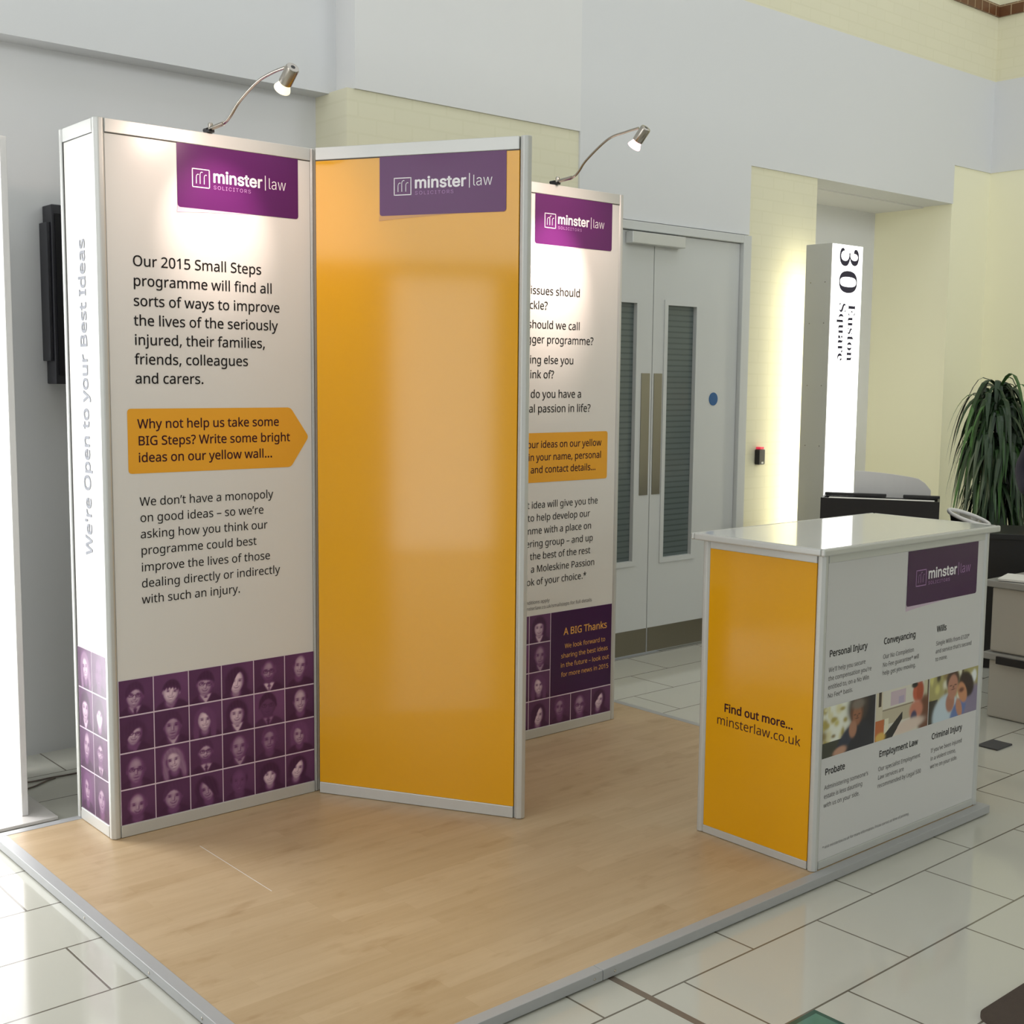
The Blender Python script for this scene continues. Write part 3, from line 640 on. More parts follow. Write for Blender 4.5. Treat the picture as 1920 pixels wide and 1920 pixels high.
352,277,353,240,352,204,348,171,343,139,336,110,326,84,314,61,300,41,283,24,263,11,241,1,216,-5],[188,37,205,40,219,50,230,67,237,91,242,120,246,155,248,195,248,240,248,286,246,326,
242,360,237,390,230,413,219,429,206,439,189,443,172,439,157,429,147,413,139,390,134,360,130,326,128,286,127,240,128,195,130,155,134,120,139,91,147,67,157,50,171,40]]],"3":[375,[[163,
-7,139,-6,117,-4,98,0,81,5,66,11,53,18,43,26,34,35,27,44,23,54,20,64,19,74,20,86,23,96,28,105,36,113,45,119,54,123,65,125,76,126,77,106,82,89,89,74,99,62,111,52,125,46,141,42,158,40,
169,41,180,42,190,45,199,49,208,54,216,61,224,69,230,79,235,91,238,105,240,121,241,139,239,157,234,174,226,189,214,202,199,213,181,221,161,225,137,227,95,227,95,269,140,269,160,270,
178,275,192,284,204,296,213,311,220,327,224,346,225,367,224,385,221,400,217,413,211,424,203,434,193,440,182,444,169,445,158,444,148,441,140,437,133,430,127,422,122,413,119,403,116,
391,111,341,92,342,75,345,60,349,47,356,37,364,30,374,26,387,24,401,27,418,34,434,45,448,62,461,83,472,108,480,138,485,173,486,207,484,237,479,263,470,286,458,304,442,317,423,325,
401,328,377,326,355,320,335,311,317,298,301,283,287,265,275,246,264,225,256,238,253,252,249,266,244,279,238,293,231,305,222,316,212,326,201,334,188,340,174,343,157,345,138,344,119,
341,101,336,84,329,70,321,56,312,44,301,34,288,25,275,17,261,10,246,5,230,1,214,-3,197,-5,180,-6]]],"E":[442,[[14,0,14,17,30,18,44,20,55,24,62,30,68,37,72,48,74,62,75,78,75,369,74,
389,72,405,68,417,62,425,54,431,44,435,31,438,16,439,16,455,399,455,399,320,383,320,378,349,369,373,356,392,340,406,320,417,295,424,266,429,232,430,200,428,186,417,183,388,183,246,
193,246,214,247,232,252,247,259,259,269,269,282,277,300,283,321,288,345,304,345,304,118,287,118,285,137,282,154,278,169,273,181,267,192,259,201,251,208,241,213,229,217,216,220,202,
222,185,222,183,222,183,67,183,56,185,47,188,40,192,35,198,32,206,29,217,28,230,28,254,28,276,30,295,34,313,39,330,45,345,53,358,63,371,75,382,89,393,105,402,123,411,143,430,143,402,
0]]],"S":[390,[[43,-11,43,158,62,158,72,124,83,94,96,70,111,50,129,34,149,24,172,17,197,15,215,16,231,20,245,27,257,36,266,47,273,60,277,74,279,89,275,110,265,129,248,146,225,160,
163,191,135,205,112,221,92,236,77,253,65,270,56,289,51,309,50,332,51,352,54,370,60,387,67,403,77,417,88,429,101,440,115,449,131,457,148,462,166,465,185,466,229,461,282,448,291,446,
300,445,307,446,313,450,318,457,320,466,339,466,339,319,322,319,317,337,310,354,303,370,293,385,283,398,272,410,261,420,248,429,235,436,222,441,208,444,194,445,178,443,163,440,151,
434,140,426,131,417,125,406,121,394,120,380,121,368,124,356,129,346,137,336,147,328,159,319,173,311,189,303,253,273,273,263,290,253,305,243,317,233,328,222,337,211,344,200,350,188,
354,176,357,162,359,148,359,133,358,112,354,93,348,75,339,58,328,43,314,29,298,18,281,8,261,0,240,-6,217,-9,192,-10,158,-8,126,1,98,9,85,12,69,7,61,-11]]],"a":[344,[[255,-10,232,-7,
216,1,205,15,200,35,176,16,151,2,124,-6,95,-9,79,-7,64,-4,51,3,40,11,31,22,25,34,21,48,20,63,23,84,31,104,45,121,63,136,88,150,119,164,156,177,199,190,199,241,198,254,196,266,192,
275,187,282,180,288,171,292,160,295,148,296,129,294,115,290,107,283,104,274,113,257,123,231,122,222,120,215,116,208,110,202,103,197,95,194,87,191,77,191,67,192,59,194,51,198,45,203,
40,210,36,218,34,227,33,236,34,248,37,259,42,269,49,278,58,287,69,295,81,302,95,308,110,312,126,316,143,318,162,318,195,317,223,312,246,304,263,292,276,277,285,259,291,236,293,210,
293,62,295,40,304,34,320,42,329,28,312,11,294,-1,275,-8],[151,34,174,41,199,63,199,169,164,157,138,139,123,114,118,84,120,62,126,46,137,37]]],"e":[301,[[154,-10,135,-9,117,-5,100,1,
85,10,70,22,58,35,46,51,37,69,29,88,24,109,21,132,19,157,21,180,24,201,30,222,38,240,47,258,59,273,72,286,87,298,103,307,120,313,138,317,157,318,185,316,209,309,230,297,249,280,264,
259,274,234,281,206,283,173,283,166,117,166,123,112,138,73,164,50,199,42,219,45,237,53,254,67,270,86,285,73,258,36,228,11,193,-5],[116,192,201,192,201,215,201,235,199,252,197,266,
193,277,188,286,181,292,172,296,161,297,141,291,127,274,119,244,116,203]]],"n":[381,[[18,0,18,16,27,17,35,19,41,22,45,26,48,31,51,37,52,46,52,56,52,253,46,284,41,288,36,291,28,293,
19,294,19,310,148,310,148,267,168,290,190,306,215,315,243,318,281,312,309,292,325,258,330,212,330,56,337,26,341,22,347,19,354,17,363,16,363,0,202,0,202,16,207,16,219,19,228,26,233,
38,235,56,235,217,235,230,234,241,232,250,229,258,225,264,219,268,212,270,203,271,188,269,173,262,160,251,148,235,148,56,154,26,158,22,164,19,171,17,180,16,180,0]]],"o":[336,[[169,
-10,147,-9,127,-5,108,2,90,11,74,23,60,37,48,53,38,70,29,89,24,110,20,131,19,154,20,177,24,199,29,219,38,239,48,256,60,272,74,286,90,297,108,306,127,313,147,317,168,318,189,317,209,
313,228,307,245,298,261,286,275,273,287,257,298,240,306,221,312,200,316,178,317,154,316,130,312,108,306,88,298,69,287,51,275,36,261,22,245,11,228,2,210,-5,190,-9],[169,11,182,13,193,
18,202,27,209,39,217,81,220,154,219,194,217,227,213,253,208,271,201,283,192,292,181,297,169,299,155,297,144,292,135,283,128,271,123,253,120,227,118,194,117,154,120,82,128,39,135,27,
144,18,155,13]]],"q":[364,[[175,-139,175,-123,188,-122,199,-120,208,-117,214,-114,218,-109,221,-102,223,-94,224,-83,224,29,206,12,187,0,165,-7,142,-9,124,-8,108,-5,93,2,79,10,66,21,
54,33,44,48,36,64,29,82,24,101,21,122,20,144,21,169,25,192,31,214,40,234,50,253,63,270,77,284,93,297,111,306,129,313,149,318,170,319,192,317,215,310,236,298,257,281,309,320,320,320,
320,-83,326,-113,331,-117,337,-120,344,-122,354,-123,354,-139],[179,30,186,30,194,32,201,35,208,40,214,45,218,52,222,59,224,67,224,241,221,265,213,281,199,291,179,295,163,293,150,
286,139,276,131,261,125,242,120,218,118,189,117,156,118,126,120,100,125,78,131,60,139,47,150,37,163,31]]],"r":[287,[[18,0,18,16,27,17,35,19,41,22,45,26,48,30,51,37,52,46,52,56,52,
252,52,263,51,273,49,280,46,285,42,289,37,291,29,293,20,293,21,310,146,310,146,252,155,267,165,280,176,292,187,301,199,309,210,314,222,317,233,318,246,317,258,315,267,310,275,304,
282,296,286,287,289,277,289,266,289,257,287,248,283,241,278,234,272,229,265,225,257,223,248,222,222,231,207,250,189,260,182,259,175,255,168,250,162,241,156,231,152,220,150,207,149,
192,149,56,150,45,152,37,155,30,159,25,165,22,173,19,184,17,197,16,197,0]]],"s":[288,[[151,-10,137,-9,122,-6,105,-1,87,6,73,9,66,8,60,4,55,-1,51,-9,36,-9,36,105,53,105,59,85,66,68,
75,52,87,39,99,28,112,21,126,16,140,15,152,16,162,18,171,21,179,27,185,33,189,40,191,49,192,58,190,72,183,84,172,95,156,105,107,130,90,139,76,148,64,158,54,169,47,181,41,193,38,206,
37,220,39,241,44,259,53,276,65,291,80,303,98,312,118,317,141,319,166,316,199,308,206,306,213,305,218,306,223,308,227,313,230,319,244,319,244,222,228,222,222,239,215,254,206,266,196,
277,186,285,174,291,162,295,149,296,139,296,130,294,123,290,116,286,111,280,108,274,105,267,105,259,105,252,107,244,111,238,115,232,146,212,191,189,207,181,221,172,232,162,241,151,
248,140,253,127,256,112,257,95,255,72,250,51,241,33,228,18,212,6,194,-3,174,-8]]],"t":[228,[[124,-9,105,-8,89,-4,76,2,66,10,58,22,53,36,49,52,48,71,48,279,20,279,20,300,39,318,57,
336,73,353,88,369,101,384,112,398,121,412,129,424,144,424,144,310,208,310,208,279,144,279,144,82,149,51,168,40,179,42,189,49,198,60,206,75,222,66,205,33,182,9,155,-5]]],"u":[375,
[[131,-10,109,-8,91,-3,77,5,65,17,57,32,51,51,47,72,46,97,46,248,39,282,35,287,29,291,21,293,11,294,11,310,142,310,142,74,142,66,144,58,147,52,151,46,156,41,162,38,169,36,177,36,191,
37,205,43,217,53,228,66,228,248,228,260,226,269,224,277,221,283,216,288,209,291,200,293,189,294,189,310,324,310,324,70,324,59,326,51,328,44,331,39,336,35,342,33,350,31,360,30,360,13,
331,11,300,7,265,0,228,-10,228,40,219,29,209,19,198,11,186,3,173,-3,160,-7,145,-9]]]}}
SPACE = {'noto': .209, 'inter': .19, 'serif': .17}
_glyph = {}


def glyph_mesh(font, ch, off):
    key = (font, ch, round(off, 4))
    if key in _glyph:
        return _glyph[key]
    cu = bpy.data.curves.new('glyph', 'CURVE')
    cu.dimensions = '2D'; cu.fill_mode = 'BOTH'; cu.offset = off
    for pts in GLYPHS[font][ch][1]:
        n = len(pts) // 2
        sp = cu.splines.new('POLY'); sp.points.add(n - 1)
        co = []
        for i in range(n):
            co += [pts[2 * i] / 1000, pts[2 * i + 1] / 1000, 0, 1]
        sp.points.foreach_set('co', co)
        sp.use_cyclic_u = True
    o = bpy.data.objects.new('glyph', cu)
    me = o.to_mesh()
    vs = [(v.co.x, v.co.y) for v in me.vertices]
    fs = [tuple(p.vertices) for p in me.polygons]
    o.to_mesh_clear()
    bpy.data.objects.remove(o); bpy.data.curves.remove(cu)
    _glyph[key] = (vs, fs)
    return _glyph[key]


def letters(mb, face, text, u, v, size, m, font='noto', off=0.0, xs=1.0, d=.0012, track=0.0, rot=False, slant=0.0):
    """set one line of lettering on a face; rot turns it to read upwards or downwards.
    A heavier weight (off > 0) is the outline thickened evenly all round, in hair-thin layers."""
    k = mb.mi(m)
    n = (8 if off > .004 else 4) if off > 0 else 1
    for layer in range(n):
        ox = off * math.cos(2 * PI * layer / n) if off > 0 else 0.0
        oy = off * math.sin(2 * PI * layer / n) if off > 0 else 0.0
        dd = d + layer * 4e-5
        x = 0.0
        for ch in text:
            if ch == ' ':
                x += SPACE[font] + track; continue
            vs, fs = glyph_mesh(font, ch, min(off, 0.0))
            b = len(mb.v)
            for (gx, gy) in vs:
                a = (x + gx + ox) * size * xs; c = (gy + oy) * size
                if rot == 'up':
                    mb.v.append(tuple(face.p(u - c, v + a, dd)))
                elif rot == 'down':
                    mb.v.append(tuple(face.p(u + c, v - a, dd)))
                else:
                    mb.v.append(tuple(face.p(u + a, v + c, dd)))
            for f in fs:
                p = [Vector(mb.v[b + i]) for i in f[:3]]
                f2 = f
                if (p[1] - p[0]).cross(p[2] - p[0]).dot(face.N) < 0:
                    f2 = tuple(reversed(f))
                mb.f.append(tuple(b + i for i in f2)); mb.m.append(k)
            x += GLYPHS[font][ch][0] / 1000 + track
    return x * size * xs


def text_width(text, font='noto', track=0.0):
    return sum((SPACE[font] if c == ' ' else GLYPHS[font][c][0] / 1000) + track for c in text)


def fit(mb, face, text, u0, u1, v, size, m, font='noto', off=0.0, d=.0012, track=0.0):
    letters(mb, face, text, u0, v, size, m, font, off, (u1 - u0) / (text_width(text, font, track) * size), d, track)


def rounded_low(u0, u1, v0, v1, r):
    """a block with square top corners and rounded bottom corners"""
    pts = []
    for i in range(7):
        a = PI + (PI / 2) * i / 6
        pts.append((u0 + r + r * math.cos(a), v0 + r + r * math.sin(a)))
    for i in range(7):
        a = 1.5 * PI + (PI / 2) * i / 6
        pts.append((u1 - r + r * math.cos(a), v0 + r + r * math.sin(a)))
    pts += [(u1, v1), (u0, v1)]
    return pts


def stroke(mb, face, pts, w, m, d):
    for (a, b) in zip(pts[:-1], pts[1:]):
        a = Vector((a[0], a[1])); b = Vector((b[0], b[1]))
        t = (b - a).normalized(); n = Vector((-t.y, t.x)) * w / 2; e = t * w * .35
        face.flat(mb, [tuple(a - e - n), tuple(b + e - n), tuple(b + e + n), tuple(a - e + n)], d, m)


def logo_block(face, u0, u1, v0, v1, parent, on='white', dim=False):
    """the purple tab with the firm's mark, hanging from the top edge of a graphic"""
    w = u1 - u0; h = v1 - v0
    mb = MB()
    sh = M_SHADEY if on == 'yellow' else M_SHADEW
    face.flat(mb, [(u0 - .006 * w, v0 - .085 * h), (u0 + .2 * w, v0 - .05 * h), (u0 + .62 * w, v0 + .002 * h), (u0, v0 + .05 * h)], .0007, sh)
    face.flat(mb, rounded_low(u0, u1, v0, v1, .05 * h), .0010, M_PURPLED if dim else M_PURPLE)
    U = lambda t: u0 + t * w
    V = lambda t: v1 - t * h
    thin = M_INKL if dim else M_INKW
    # square with three arches
    a, b, c, d_ = U(.116), U(.257), V(.366), V(.665)
    t = .0066 * w
    for q in (((a, d_), (b, d_), (b, d_ + t), (a, d_ + t)), ((a, c - t), (b, c - t), (b, c), (a, c)),
              ((a, d_), (a + t, d_), (a + t, c), (a, c)), ((b - t, d_), (b, d_), (b, c), (b - t, c))):
        face.flat(mb, q, .0013, thin)
    sw = .0052 * w
    for (x0, top, foot) in ((.150, .47, .60), (.180, .43, .60), (.212, .47, .60)):
        arc = [(U(x0), V(foot)), (U(x0), V(top + .035))]
        for i in range(1, 5):
            an = PI - (PI * .62) * i / 4
            arc.append((U(x0 + .014 + .014 * math.cos(an)), V(top + .035 - .05 * math.sin(an))))
        stroke(mb, face, arc, sw, thin, .0013)
    fit(mb, face, 'minster', U(.280), U(.690), V(.553), h * .356, M_INKW, 'inter', .021, .0013)
    face.flat(mb, [(U(.7125), V(.585)), (U(.719), V(.585)), (U(.719), V(.345)), (U(.7125), V(.345))], .0013, thin)
    fit(mb, face, 'law', U(.738), U(.897), V(.555), h * .356, thin, 'inter', -.0075, .0013)
    fit(mb, face, 'SOLICITORS', U(.285), U(.60), V(.663), h * .114, M_INKL, 'inter', .001, .0013, track=.11)
    return mb.build('logo_block', parent)


# ------------------------------------------------------------------ printed photographs, worked out point by point


def _sig(d, w):
    return 1 / (1 + np.exp(np.clip(d / w, -40, 40)))


def _ell(x, y, cx, cy, rx, ry, w=.05):
    return _sig(np.sqrt(((x - cx) / rx) ** 2 + ((y - cy) / ry) ** 2) - 1, w)


def _gau(x, y, cx, cy, sx, sy):
    return np.exp(-((x - cx) / sx) ** 2 - ((y - cy) / sy) ** 2)


def portrait(n, s):
    """grey values of one head-and-shoulders studio portrait"""
    yy, xx = np.mgrid[0:n, 0:n]
    x = xx / (n - 1); y = yy / (n - 1)
    g = s.get
    cx, cy = g('cx', .5), g('cy', .54) - .02
    r, ry = g('r', .19) * 1.30, g('ry', .27) * 1.27
    skin = min(.92, g('skin', .62) * 1.15); hair = g('hair', .1); bg = g('bg', .22)
    im = bg + .10 * _gau(x, y, g('gx', .85), .65, .35, .5) - .06 * (1 - y)
    t = math.radians(g('tilt', 0))
    dx = (x - cx) * math.cos(t) + (y - cy) * math.sin(t)
    dy = -(x - cx) * math.sin(t) + (y - cy) * math.cos(t)
    px, py = dx, dy
    L = lambda im, m, v: im * (1 - m) + v * m
    style = g('style', 'short')
    ht = hair + .015 * np.sin(60 * px + 9 * py)
    if style in ('long', 'bob'):
        low = -.55 if style == 'long' else -.32
        m = _ell(px, py, 0, .03, r * 1.55, ry * 1.22)
        m = np.maximum(m, _sig(np.abs(px) - r * 1.5, .02) * _sig(-(py - low), .03) * _sig(py - .05, .03))
        im = L(im, m, ht)
    im = L(im, _ell(x, y, cx + .02, -.12, .52, .40, .03), g('coat', .07))
    if style == 'long':
        for sgn in (-1, 1):
            im = L(im, _ell(px, py, sgn * r * 1.25, -.30, r * .42, .30, .12), ht)
    im = L(im, _ell(px, py, 0, -ry * .95, r * .62, .16, .12), skin * .66)
    if g('shirt'):
        nx = x - cx - .01
        v = _sig(np.abs(nx) - .17 * np.clip((y + .05) / .27, 0, 1.1), .012) * _sig(y - .245, .012)
        keep = _sig(-(np.abs(nx) - .055 * np.clip((.25 - y) / .1, 0, 1)), .012)
        im = L(im, v * np.where(y > .13, keep, 1), g('shirt'))
        if g('tie'):
            im = L(im, _sig(np.abs(nx) - .032, .01) * _sig(y - .15, .012), g('tie'))
    if style in ('short', 'bald'):
        for sgn in (-1, 1):
            im = L(im, _ell(px, py, sgn * r * 1.03, -.01, .028, .055, .2), skin * .7)
    w = r * (1 - .24 * np.clip(-py / ry, 0, 1) ** 2)
    df = np.sqrt((px / w) ** 2 + (py / ry) ** 2) - 1
    face = _sig(df, .035)
    ld = g('light', -1)
    tone = skin * (1.0 - .30 * np.clip(-ld * px / r, 0, 1) ** 1.5 - .22 * np.clip(df + .35, 0, 1) / .35)
    tone += skin * (.16 * _gau(px, py, -.03 * ld, ry * .5, r * .55, ry * .28) + .12 * _gau(px, py, -.42 * r, -.22 * ry, .05, .05) + .12 * _gau(px, py, .42 * r, -.22 * ry, .05, .05))
    e = .42 * r
    for sgn in (-1, 1):
        tone -= skin * .34 * _gau(px, py, sgn * e, .10 * ry, .052, .034)
        tone -= skin * .55 * _gau(px, py, sgn * e, .08 * ry, .026, .013)
        tone -= skin * .42 * _gau(px, py + .25 * np.abs(px) * 0, sgn * e * 1.05, .235 * ry, .055, .013)
        tone += skin * .10 * _gau(px, py, sgn * e, -.02 * ry, .04, .014)
    tone += skin * .20 * _gau(px, py, -.006, -.10 * ry, .013, .075)
    tone -= skin * .26 * _gau(px, py, .035, -.14 * ry, .016, .06)
    tone -= skin * .38 * _gau(px, py, 0, -.30 * ry, .040, .010)
    mc = -.52 * ry + 5.5 * px ** 2 * g('smile', 1)
    tone -= skin * .50 * _gau(px, py - mc, 0, 0, .072, .014)
    if g('teeth'):
        tone += skin * .55 * _gau(px, py - mc, 0, -.012, .048, .010)
    tone -= skin * .22 * _gau(px, py, 0, -.72 * ry, .06, .016)
    for sgn in (-1, 1):
        tone -= skin * .2 * g('smile', 1) * _gau(px + sgn * .085 + sgn * .5 * (py + .36 * ry), py, 0, -.40 * ry, .012, .055)
    if g('beard'):
        tone -= skin * .30 * _sig(py + .42 * ry, .03) * _sig(-(df + .5), .15)
    im = L(im, face, tone)
    hl = {'short': .60, 'bald': 1.2, 'bob': .46, 'long': .62}[style] if g('line') is None else g('line')
    line = ry * hl - g('peak', -2.2) * -1 * 0 - g('curve', 3.2) * px ** 2 + g('part', 0) * px + .010 * np.sin(70 * px) * g('ragged', .3)
    cap = _sig(np.sqrt((px / (r * 1.15)) ** 2 + ((py - .025) / (ry * 1.16)) ** 2) - 1, .03) * _sig(-(py - line), .012)
    im = L(im, cap * (0 if style == 'bald' else 1), ht)
    if style == 'bald':
        for sgn in (-1, 1):
            im = L(im, _ell(px, py, sgn * r * 1.0, .08, .035, .11, .2) * .7, hair)
    if g('glasses'):
        for sgn in (-1, 1):
            q = np.sqrt(((px - sgn * e * 1.08) / .075) ** 2 + ((py - .06 * ry) / .048) ** 2)
            im = L(im, np.exp(-((q - 1) / .16) ** 2) * .85, .06)
        im = L(im, _gau(px, py, 0, .11 * ry, .03, .011) * .9, .06)
    return np.clip(im, 0, 1)


def duotone(v):
    lo = np.array(srgb((64, 26, 62))[:3]); mid = np.array(srgb((122, 74, 122))[:3]); hi = np.array(srgb((234, 208, 224))[:3])
    v = np.clip(v, 0, 1)[..., None]
    return np.where(v < .5, lo + (mid - lo) * (v / .5), mid + (hi - mid) * ((v - .5) / .5))


def photo_cells(name, face, cells, parent, material, d=.0010):
    """cells: (u0, u1, v0, v1, rgb array [rows from the bottom]); all in one printed mesh"""
    V = []; Fq = []; COL = []
    for (u0, u1, v0, v1, rgb) in cells:
        ny, nx = rgb.shape[:2]
        b = len(V)
        for j in range(ny):
            for i in range(nx):
                V.append(tuple(face.p(u0 + (u1 - u0) * i / (nx - 1), v0 + (v1 - v0) * j / (ny - 1), d)))
        COL.append(rgb.reshape(-1, 3))
        for j in range(ny - 1):
            for i in range(nx - 1):
                a = b + j * nx + i
                Fq.append((a, a + 1, a + nx + 1, a + nx))
    me = bpy.data.meshes.new(name)
    me.from_pydata(V, [], Fq)
    at = me.color_attributes.new('print', 'FLOAT_COLOR', 'POINT')
    col = np.concatenate(COL); col = np.concatenate([col, np.ones((len(col), 1))], 1).astype(np.float32)
    at.data.foreach_set('color', col.ravel())
    me.materials.append(material); me.update()
    o = bpy.data.objects.new(name, me); C.objects.link(o)
    o.parent = parent; o.matrix_parent_inverse = world_of(parent).inverted()
    return o


PEOPLE = [
    # top row, left to right
    dict(style='short', hair=.12, glasses=1, teeth=1, shirt=.72, tie=.05, tilt=-6, cx=.45, line=.55, part=.25, skin=.62),
    dict(style='short', hair=.08, teeth=1, cx=.5, cy=.48, line=.40, curve=1.0, ragged=2.2, skin=.80, shirt=.55, bg=.34, r=.185, ry=.24, tilt=-8),
    dict(style='short', hair=.08, glasses=1, shirt=.85, cx=.5, cy=.53, line=.42, curve=.6, skin=.62, tilt=-8, bg=.22),
    dict(style='bob', hair=.07, cx=.46, cy=.46, r=.18, ry=.27, line=.62, part=1.6, curve=7, skin=.86, bg=.26, tilt=-4),
    dict(style='bald', hair=.4, glasses=1, shirt=.93, tie=.5, cx=.48, cy=.60, skin=.52, bg=.18, beard=1, r=.17),
    dict(style='bald', hair=.2, teeth=1, cx=.52, cy=.62, skin=.62, bg=.24, r=.17, ry=.27, tilt=-8),
    # second row
    dict(style='bob', hair=.12, glasses=1, cx=.42, cy=.50, line=.42, part=.9, skin=.66, shirt=.5, bg=.16, tilt=-10, r=.18, ry=.24),
    dict(style='short', hair=.13, cx=.52, cy=.52, line=.62, skin=.56, shirt=.8, bg=.16, smile=.2, r=.19, ry=.3),
    dict(style='long', hair=.40, teeth=1, cx=.47, cy=.52, line=.70, part=-.7, skin=.76, bg=.24, r=.165, ry=.24),
    dict(style='bob', hair=.07, cx=.46, cy=.52, line=.55, curve=1.5, skin=.72, shirt=.9, bg=.26, r=.175, ry=.27),
    dict(style='short', hair=.06, glasses=1, cx=.44, cy=.60, line=.62, skin=.26, shirt=.6, tie=.05, bg=.40, coat=.12, r=.2, smile=.3),
    dict(style='bald', hair=.1, teeth=1, cx=.52, cy=.58, skin=.64, bg=.14, r=.18, ry=.29, coat=.05),
    # third row
    dict(style='bald', hair=.28, glasses=1, cx=.45, cy=.50, skin=.54, bg=.16, r=.2, ry=.31, smile=.2),
    dict(style='long', hair=.58, teeth=1, cx=.52, cy=.55, line=.72, skin=.70, bg=.20, r=.165, ry=.25, tilt=8, light=1),
    dict(style='short', hair=.18, glasses=1, shirt=.8, tie=.1, cx=.48, cy=.62, line=.6, skin=.62, bg=.22, beard=1, r=.17, ry=.24),
    dict(style='bald', hair=.32, shirt=.7, cx=.52, cy=.55, skin=.54, bg=.16, r=.2, ry=.29, smile=.4),
    dict(style='short', hair=.34, cx=.48, cy=.58, line=.74, skin=.50, bg=.20, r=.18, ry=.29, smile=.4),
    dict(style='bob', hair=.44, teeth=1, cx=.48, cy=.56, line=.56, part=-.8, skin=.60, bg=.26, r=.16, ry=.25),
    # bottom row
    dict(style='bald', hair=.34, cx=.47, cy=.50, skin=.58, bg=.18, r=.2, ry=.29, beard=1),
    dict(style='short', hair=.2, cx=.50, cy=.52, line=.62, skin=.58, bg=.14, r=.2, ry=.28),
    dict(style='bob', hair=.07, cx=.50, cy=.50, line=.50, part=-1.6, skin=.56, bg=.22, r=.18, ry=.27, tilt=10, light=1),
    dict(style='bald', hair=.05, teeth=1, cx=.50, cy=.54, skin=.38, bg=.22, r=.19, ry=.30),
    dict(style='bob', hair=.06, teeth=1, cx=.48, cy=.52, line=.42, skin=.80, bg=.16, r=.17, ry=.25, coat=.04),
    dict(style='bob', hair=.06, teeth=1, cx=.40, cy=.54, line=.60, part=1.2, skin=.82, bg=.24, r=.165, ry=.25, tilt=-10),
]
# ================================================================== THE ROOM
zf = 0.0
WT = .25
# floor
fl = MB().box(XL - .3, XR + .3, YF - .3, 1.95, -.2, 0, M_FLOOR).build('floor'); structure(fl)
# expansion strip and glass light in the floor
st = MB().box(.678, .700, YF, 1.0, 0, .0012, M_STRIP).build('trim_1'); structure(st)

# back wall: white face with the doorway, lintels and the opening of the alcove
ztop = 4.0 + Z0; zlin = 3.02 + Z0
mb = MB()
mb.box(1.695, 3.19, 1.0, 1.25, zlin, ztop, M_WHITE2)             # lintel over the cream pier
mb.box(3.19, 4.70, 1.0, 1.25, 2.575 + Z0, ztop, M_WHITE)         # over the doors
mb.box(4.70, 7.14, 1.0, 1.25, zlin - .01, ztop, M_WHITE)         # over the card reader and the alcove
mb.box(7.14, XR + .25, 1.0, 1.25, 3.30 + Z0, ztop, M_WHITE)      # above the corner pier
structure(mb.build('wall_back'))
mb = MB()
mb.box(1.695, XR + .25, 1.002, 1.25, ztop, ZC, M_CREAM)
structure(mb.build('wall_back_upper'))
mb = MB()
mb.box(1.655, 3.19, 1.012, 1.95, 0, zlin, M_CREAM)
structure(mb.build('wall_back_pier'))
mb = MB()
mb.box(4.70, 5.42, 1.010, 1.70, 0, zlin - .01, M_CREAM)
structure(mb.build('wall_back_reader'))
mb = MB()
mb.box(7.14, XR + .25, 1.010, 1.95, 0, 3.30 + Z0, M_CREAMP)
structure(mb.build('wall_back_corner'))
mb = MB()
mb.box(5.30, 7.20, 1.68, 1.95, 0, 3.2, M_WHITE)
mb.box(5.30, 7.14, 1.25, 1.70, zlin - .02, 3.3, M_WHITE2)
structure(mb.build('wall_alcove'))
# left part of the back: set back under a bulkhead, with a glazed entrance outside the picture
mb = MB()
mb.box(XL - .25, 1.715, 1.165, 1.9, zlin - .005, ZC, M_WHITE)
structure(mb.build('wall_bulkhead'))
mb = MB()
mb.box(-.38, 1.70, 1.29, 1.55, 0, zlin, M_WHITE)
mb.box(-1.42, -.38, 1.29, 1.55, 2.66, zlin, M_WHITE)
mb.box(XL - .25, -1.42, 1.29, 1.55, 0, zlin, M_WHITE)
structure(mb.build('wall_back_recess'))
# brown tile course high on the wall
mb = MB(); mb.box(6.95, XR - .02, .985, 1.01, 4.487 + Z0, 4.575 + Z0, M_TILEB); structure(mb.build('trim_2'))
mb = MB(); mb.box(XR - .016, XR + .01, -3.0, 1.0, 4.487 + Z0, 4.575 + Z0, M_TILEBY); structure(mb.build('trim_3'))
# right wall
mb = MB()
mb.box(XR + .008, XR + .25, YF - .25, 1.1, 0, 3.30 + Z0, M_CREAMP)
structure(mb.build('wall_right'))
mb = MB(); mb.box(XR, XR + .25, YF - .25, 1.0, 3.30 + Z0, ztop, M_WHITE); structure(mb.build('wall_right_band'))
mb = MB(); mb.box(XR + .002, XR + .25, YF - .25, 1.1, ztop, ZC, M_CREAMY); structure(mb.build('wall_right_upper'))


def pierced_wall(name, axis, at, thick, a0, a1, z0, z1, holes, m):
    """a wall plane with rectangular openings; axis 'x' = wall of constant x"""
    mb = MB()
    av = sorted({a0, a1} | {h[0] for h in holes} | {h[1] for h in holes})
    zv = sorted({z0, z1} | {h[2] for h in holes} | {h[3] for h in holes})
    for i in range(len(av) - 1):
        for j in range(len(zv) - 1):
            am = (av[i] + av[i + 1]) / 2; zm = (zv[j] + zv[j + 1]) / 2
            if any(h[0] < am < h[1] and h[2] < zm < h[3] for h in holes):
                continue
            if axis == 'x':
                mb.box(min(at, at + thick), max(at, at + thick), av[i], av[i + 1], zv[j], zv[j + 1], m)
            else:
                mb.box(av[i], av[i + 1], min(at, at + thick), max(at, at + thick), zv[j], zv[j + 1], m)
    return structure(mb.build(name))


